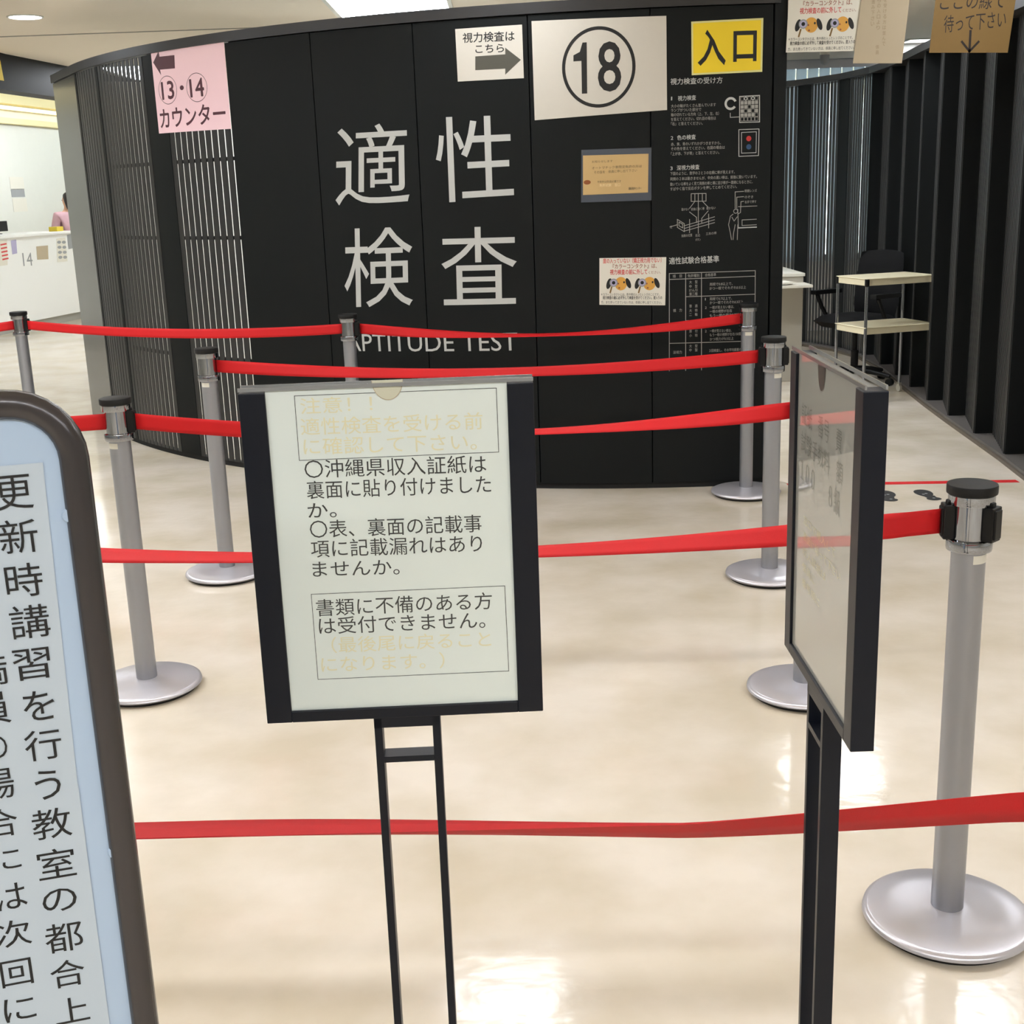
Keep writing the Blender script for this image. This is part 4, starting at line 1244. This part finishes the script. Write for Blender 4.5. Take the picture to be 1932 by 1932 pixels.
# local x runs along the counter away from the viewer, local y to the left (behind the counter)
m = MB(); m.box((CL / 2, 0.35, 0.62), (CL, 0.66, 1.04)); m.build('front_panel', 'counter', ct, bevel=0.004)
m = MB(); m.box((CL / 2, 0.36, 1.152), (CL + 0.02, 0.74, 0.03)); m.build('worktop', 'counter', ct, bevel=0.004)
m = MB(); m.box((CL / 2, 0.37, 0.05), (CL - 0.02, 0.6, 0.10)); m.build('plinth', 'kick', ct)
m = MB(); m.box((CL + 0.03, 0.35, 0.58), (0.05, 0.70, 1.16)); m.build('end_panel', 'cabinet', ct)
cl = lambda a, b, l: (a, 0.0175 - l, b)
P = Print()
P.text('14', (3.6847, 0.7856), (3.8952, 0.7782), (3.8162, 0.9464)[1] - (3.7785, 0.7859)[1], 0, 0.0, em=(0.0, 0.69))
P.build('counter_number', ['greyp'], cl, ct)
def counter_paper(name, label, pts, mats, draw=None):
    P = Print()
    P.poly(pts, 0, 0.0)
    if draw: draw(P)
    o = P.build(name, mats, lambda a, b, l: (CO[0] + a * math.cos(CA) - (0.0165 - l) * math.sin(CA), CO[1] + a * math.sin(CA) + (0.0165 - l) * math.cos(CA), b), back=(pts, 0.0012))
    return tag(o, label, 'paper')
counter_paper('paper_sheet', 'beige paper on the counter front right of the number 14', [(4.0067, 0.8436), (4.2622, 0.8347), (4.2901, 1.0071), (4.021, 1.0074)], ['beige'])
def d_dots(P):
    for r_ in range(4):
        for k in range(2):
            a, b, c = (4.5616, 1.0341), (4.6765, 1.0286), (4.5474, 0.8412)
            P.disc((a[0] + k * (b[0] - a[0]) + r_ * (c[0] - a[0]) / 3, a[1] + k * (b[1] - a[1]) + r_ * (c[1] - a[1]) / 3), 0.05, 0.02, 1, 0.0004, n=10)
counter_paper('paper_sheet', 'white paper with rows of dark marks near the counter end', [(4.4642, 0.7817), (4.71, 0.78), (4.7294, 1.0876), (4.5093, 1.0838)], ['paper2', 'greyp'], d_dots)
counter_paper('paper_sheet', 'lilac and white leaflet above the number 14', [(3.4803, 0.9396), (3.5842, 0.9465), (3.6003, 1.112), (3.4854, 1.1046)], ['lilac'])
def d_lines(P):
    for r_ in range(5):
        a, b, dz = (3.2652, 1.0648), (3.3771, 1.0719), (3.2549, 1.0215)[1] - (3.2652, 1.0648)[1]
        P.line([(a[0], a[1] + r_ * dz), (b[0], b[1] + r_ * dz)], 0.018, 1, 0.0004)
counter_paper('paper_sheet', 'white price list at the left picture edge of the counter', [(3.1087, 0.8173), (3.3511, 0.8203), (3.4109, 1.1207), (3.1785, 1.1127)], ['paper2', 'red_ink'], d_lines)
counter_paper('paper_sheet', 'grey leaflet at the very end of the white counter', [(4.7724, 0.9347), (4.9068, 0.9414), (4.9234, 1.1273), (4.7762, 1.1197)], ['greyp'])
t = thing('monitor', 'black computer monitor seen from behind on the white counter', 'monitor', (-6.55, 16.5, 1.167), CA)
m = MB(); m.box((0.02, 0, 0.095), (0.56, 0.03, 0.13)); m.build('screen', 'black', t, bevel=0.006)
m = MB(); m.box((0, 0, 0.02), (0.05, 0.03, 0.04)); m.build('neck', 'black', t)
m = MB(); m.lathe([(0.10, 0.0), (0.10, 0.008), (0.03, 0.012)], n=20); m.build('stand_base', 'black', t, smooth=40)
m = MB(); m.box((0, 0, 0.03), (0.16, 0.12, 0.06)); o = m.build('storage_box', 'green', bevel=0.004); o.location = (-5.92, 17.0, 1.167); o.rotation_euler = (0, 0, CA)
tag(o, 'small yellow box on the far end of the white counter', 'box')
wl = plane_map((-8.34, 9.0, 0), math.atan2(1, 0.12))
def left_wall_paper(label, u0, z0, u1, z1, m_):
    P = Print()
    q = [(u0, z0), (u1, z0), (u1, z1), (u0, z1)]
    P.poly(q, 0, 0.0)
    o = P.build('wall_poster', [m_], lambda a, b, l: wl(a, b, 0.004 + l), back=(q, 0.002))
    return tag(o, label, 'poster')
E_ = None
left_wall_paper('white sheet on the pale office wall, topmost of three', *(9.9252, 1.741), *(10.34, 1.9222), 'paper2')
left_wall_paper('grey picture sheet on the pale office wall, middle of three', *(9.9277, 1.6357), *(10.3264, 1.754), 'greyp')
left_wall_paper('white sheet on the pale office wall, lowest of three', *(9.9326, 1.4243), *(10.3537, 1.6155), 'paper2')

# yellow sign on the dark ceiling band
P = Print()
q = [(5.60, 2.54), (6.03, 2.53), (6.01, 2.69), (5.60, 2.70)]
P.poly(q, 0, 0.0)
P.disc((5.73, 2.62), 0.05, 0.03, 1, 0.0005)
bl = plane_map((-4.83, 5.0, 0), math.atan2(1, 0.12))
o = P.build('hanging_sign', ['yellow', 'tanink'], lambda a, b, l: bl(a, b, 0.006 + l), back=(q, 0.004))
tag(o, 'yellow sign on the dark ceiling band at upper left edge', 'sign')

# ------------------------------------------------------------------ clerk behind the counter (skin-modifier body, seen over the counter end)
def skin_body(name, joints, bones, mname, parent=None, sub=2):
    me = D.meshes.new(name)
    me.from_pydata([j[0] for j in joints], bones, [])
    o = D.objects.new(name, me)
    COL.objects.link(o)
    me.materials.append(MT[mname])
    sm = o.modifiers.new('skin', 'SKIN')
    sm.use_smooth_shade = True
    sb = o.modifiers.new('smooth', 'SUBSURF')
    sb.levels = sub
    sb.render_levels = sub
    if not me.skin_vertices: me.skin_vertices.new() if hasattr(me.skin_vertices, 'new') else None
    if me.skin_vertices:
        for i, j in enumerate(joints):
            me.skin_vertices[0].data[i].radius = j[1]
            me.skin_vertices[0].data[i].use_root = (i == 0)
    if parent: o.parent = parent
    return o
J = [((0, 0, 0.92), (0.155, 0.11)), ((0, 0, 1.12), (0.135, 0.10)), ((0, -0.01, 1.32), (0.155, 0.11)), ((0, 0.0, 1.41), (0.07, 0.065)), ((0, -0.015, 1.48), (0.05, 0.05)), ((0, -0.03, 1.55), (0.073, 0.088)), ((0, -0.025, 1.635), (0.062, 0.075)),
     ((0.19, 0, 1.35), (0.052, 0.052)), ((0.25, -0.02, 1.10), (0.042, 0.042)), ((0.20, -0.20, 0.98), (0.034, 0.03)), ((0.17, -0.29, 0.98), (0.038, 0.018)),
     ((-0.19, 0, 1.35), (0.052, 0.052)), ((-0.25, -0.02, 1.10), (0.042, 0.042)), ((-0.20, -0.20, 0.98), (0.034, 0.03)), ((-0.17, -0.29, 0.98), (0.038, 0.018)),
     ((0.09, 0, 0.84), (0.09, 0.095)), ((0.10, -0.01, 0.48), (0.062, 0.065)), ((0.10, 0.01, 0.09), (0.042, 0.045)), ((0.10, -0.12, 0.04), (0.042, 0.032)),
     ((-0.09, 0, 0.84), (0.09, 0.095)), ((-0.10, -0.01, 0.48), (0.062, 0.065)), ((-0.10, 0.01, 0.09), (0.042, 0.045)), ((-0.10, -0.12, 0.04), (0.042, 0.032))]
Bn = [(0, 1), (1, 2), (2, 3), (3, 4), (4, 5), (5, 6), (2, 7), (7, 8), (8, 9), (9, 10), (2, 11), (11, 12), (12, 13), (13, 14), (0, 15), (15, 16), (16, 17), (17, 18), (0, 19), (19, 20), (20, 21), (21, 22)]
for s_, o_ in ((1, 10), (-1, 14)):
    bx = J[o_][0]
    for k, (dx, L) in enumerate(((-0.022, 0.062), (-0.008, 0.075), (0.008, 0.078), (0.022, 0.068))):
        i = len(J)
        J.append(((bx[0] + dx, bx[1] - 0.045, bx[2] - 0.004), (0.009, 0.009)))
        J.append(((bx[0] + dx * 1.15, bx[1] - 0.05 - L * 0.6, bx[2] - 0.02), (0.008, 0.008)))
        J.append(((bx[0] + dx * 1.15, bx[1] - 0.05 - L * 0.8, bx[2] - 0.045), (0.007, 0.007)))
        Bn += [(o_, i), (i, i + 1), (i + 1, i + 2)]
    i = len(J)
    J.append(((bx[0] - s_ * 0.045, bx[1] - 0.012, bx[2] - 0.008), (0.010, 0.010)))
    J.append(((bx[0] - s_ * 0.058, bx[1] - 0.05, bx[2] - 0.02), (0.008, 0.008)))
    Bn += [(o_, i), (i, i + 1)]
pe = thing('person', 'person with dark hair and dusty pink top standing behind the counter end', 'person', (-6.12, 18.2, 0), -2.3)
skin_body('body', J, Bn, 'skin', pe)
SJ = [((0, 0, 0.86), (0.19, 0.14)), ((0, 0, 1.12), (0.16, 0.125)), ((0, -0.01, 1.32), (0.178, 0.132)), ((0, 0.0, 1.405), (0.09, 0.08)), ((0.195, 0, 1.355), (0.07, 0.07)), ((0.252, -0.02, 1.10), (0.062, 0.062)), ((0.205, -0.18, 0.99), (0.05, 0.048)),
      ((-0.195, 0, 1.355), (0.07, 0.07)), ((-0.252, -0.02, 1.10), (0.062, 0.062)), ((-0.205, -0.18, 0.99), (0.05, 0.048))]
skin_body('shirt', SJ, [(0, 1), (1, 2), (2, 3), (2, 4), (4, 5), (5, 6), (2, 7), (7, 8), (8, 9)], 'shirt', pe)
TJ = [((0, 0, 0.90), (0.165, 0.125)), ((0.09, 0, 0.80), (0.105, 0.11)), ((0.10, -0.01, 0.48), (0.078, 0.08)), ((0.10, 0.01, 0.10), (0.065, 0.07)), ((-0.09, 0, 0.80), (0.105, 0.11)), ((-0.10, -0.01, 0.48), (0.078, 0.08)), ((-0.10, 0.01, 0.10), (0.065, 0.07))]
skin_body('trousers', TJ, [(0, 1), (1, 2), (2, 3), (0, 4), (4, 5), (5, 6)], 'trousers', pe)
HJ = [((0, 0.015, 1.68), (0.085, 0.085)), ((0, 0.045, 1.60), (0.098, 0.085)), ((0, 0.06, 1.50), (0.085, 0.06)), ((0, 0.065, 1.41), (0.06, 0.04))]
skin_body('hair', HJ, [(0, 1), (1, 2), (2, 3)], 'hair', pe)
for s_ in (-1, 1):
    m = MB(); m.lathe([(0.0085, -0.004), (0.010, 0.0), (0.0085, 0.004)], (s_ * 0.03, -0.106, 1.565), 10)
    m.build('eye', 'ink', pe, smooth=60)
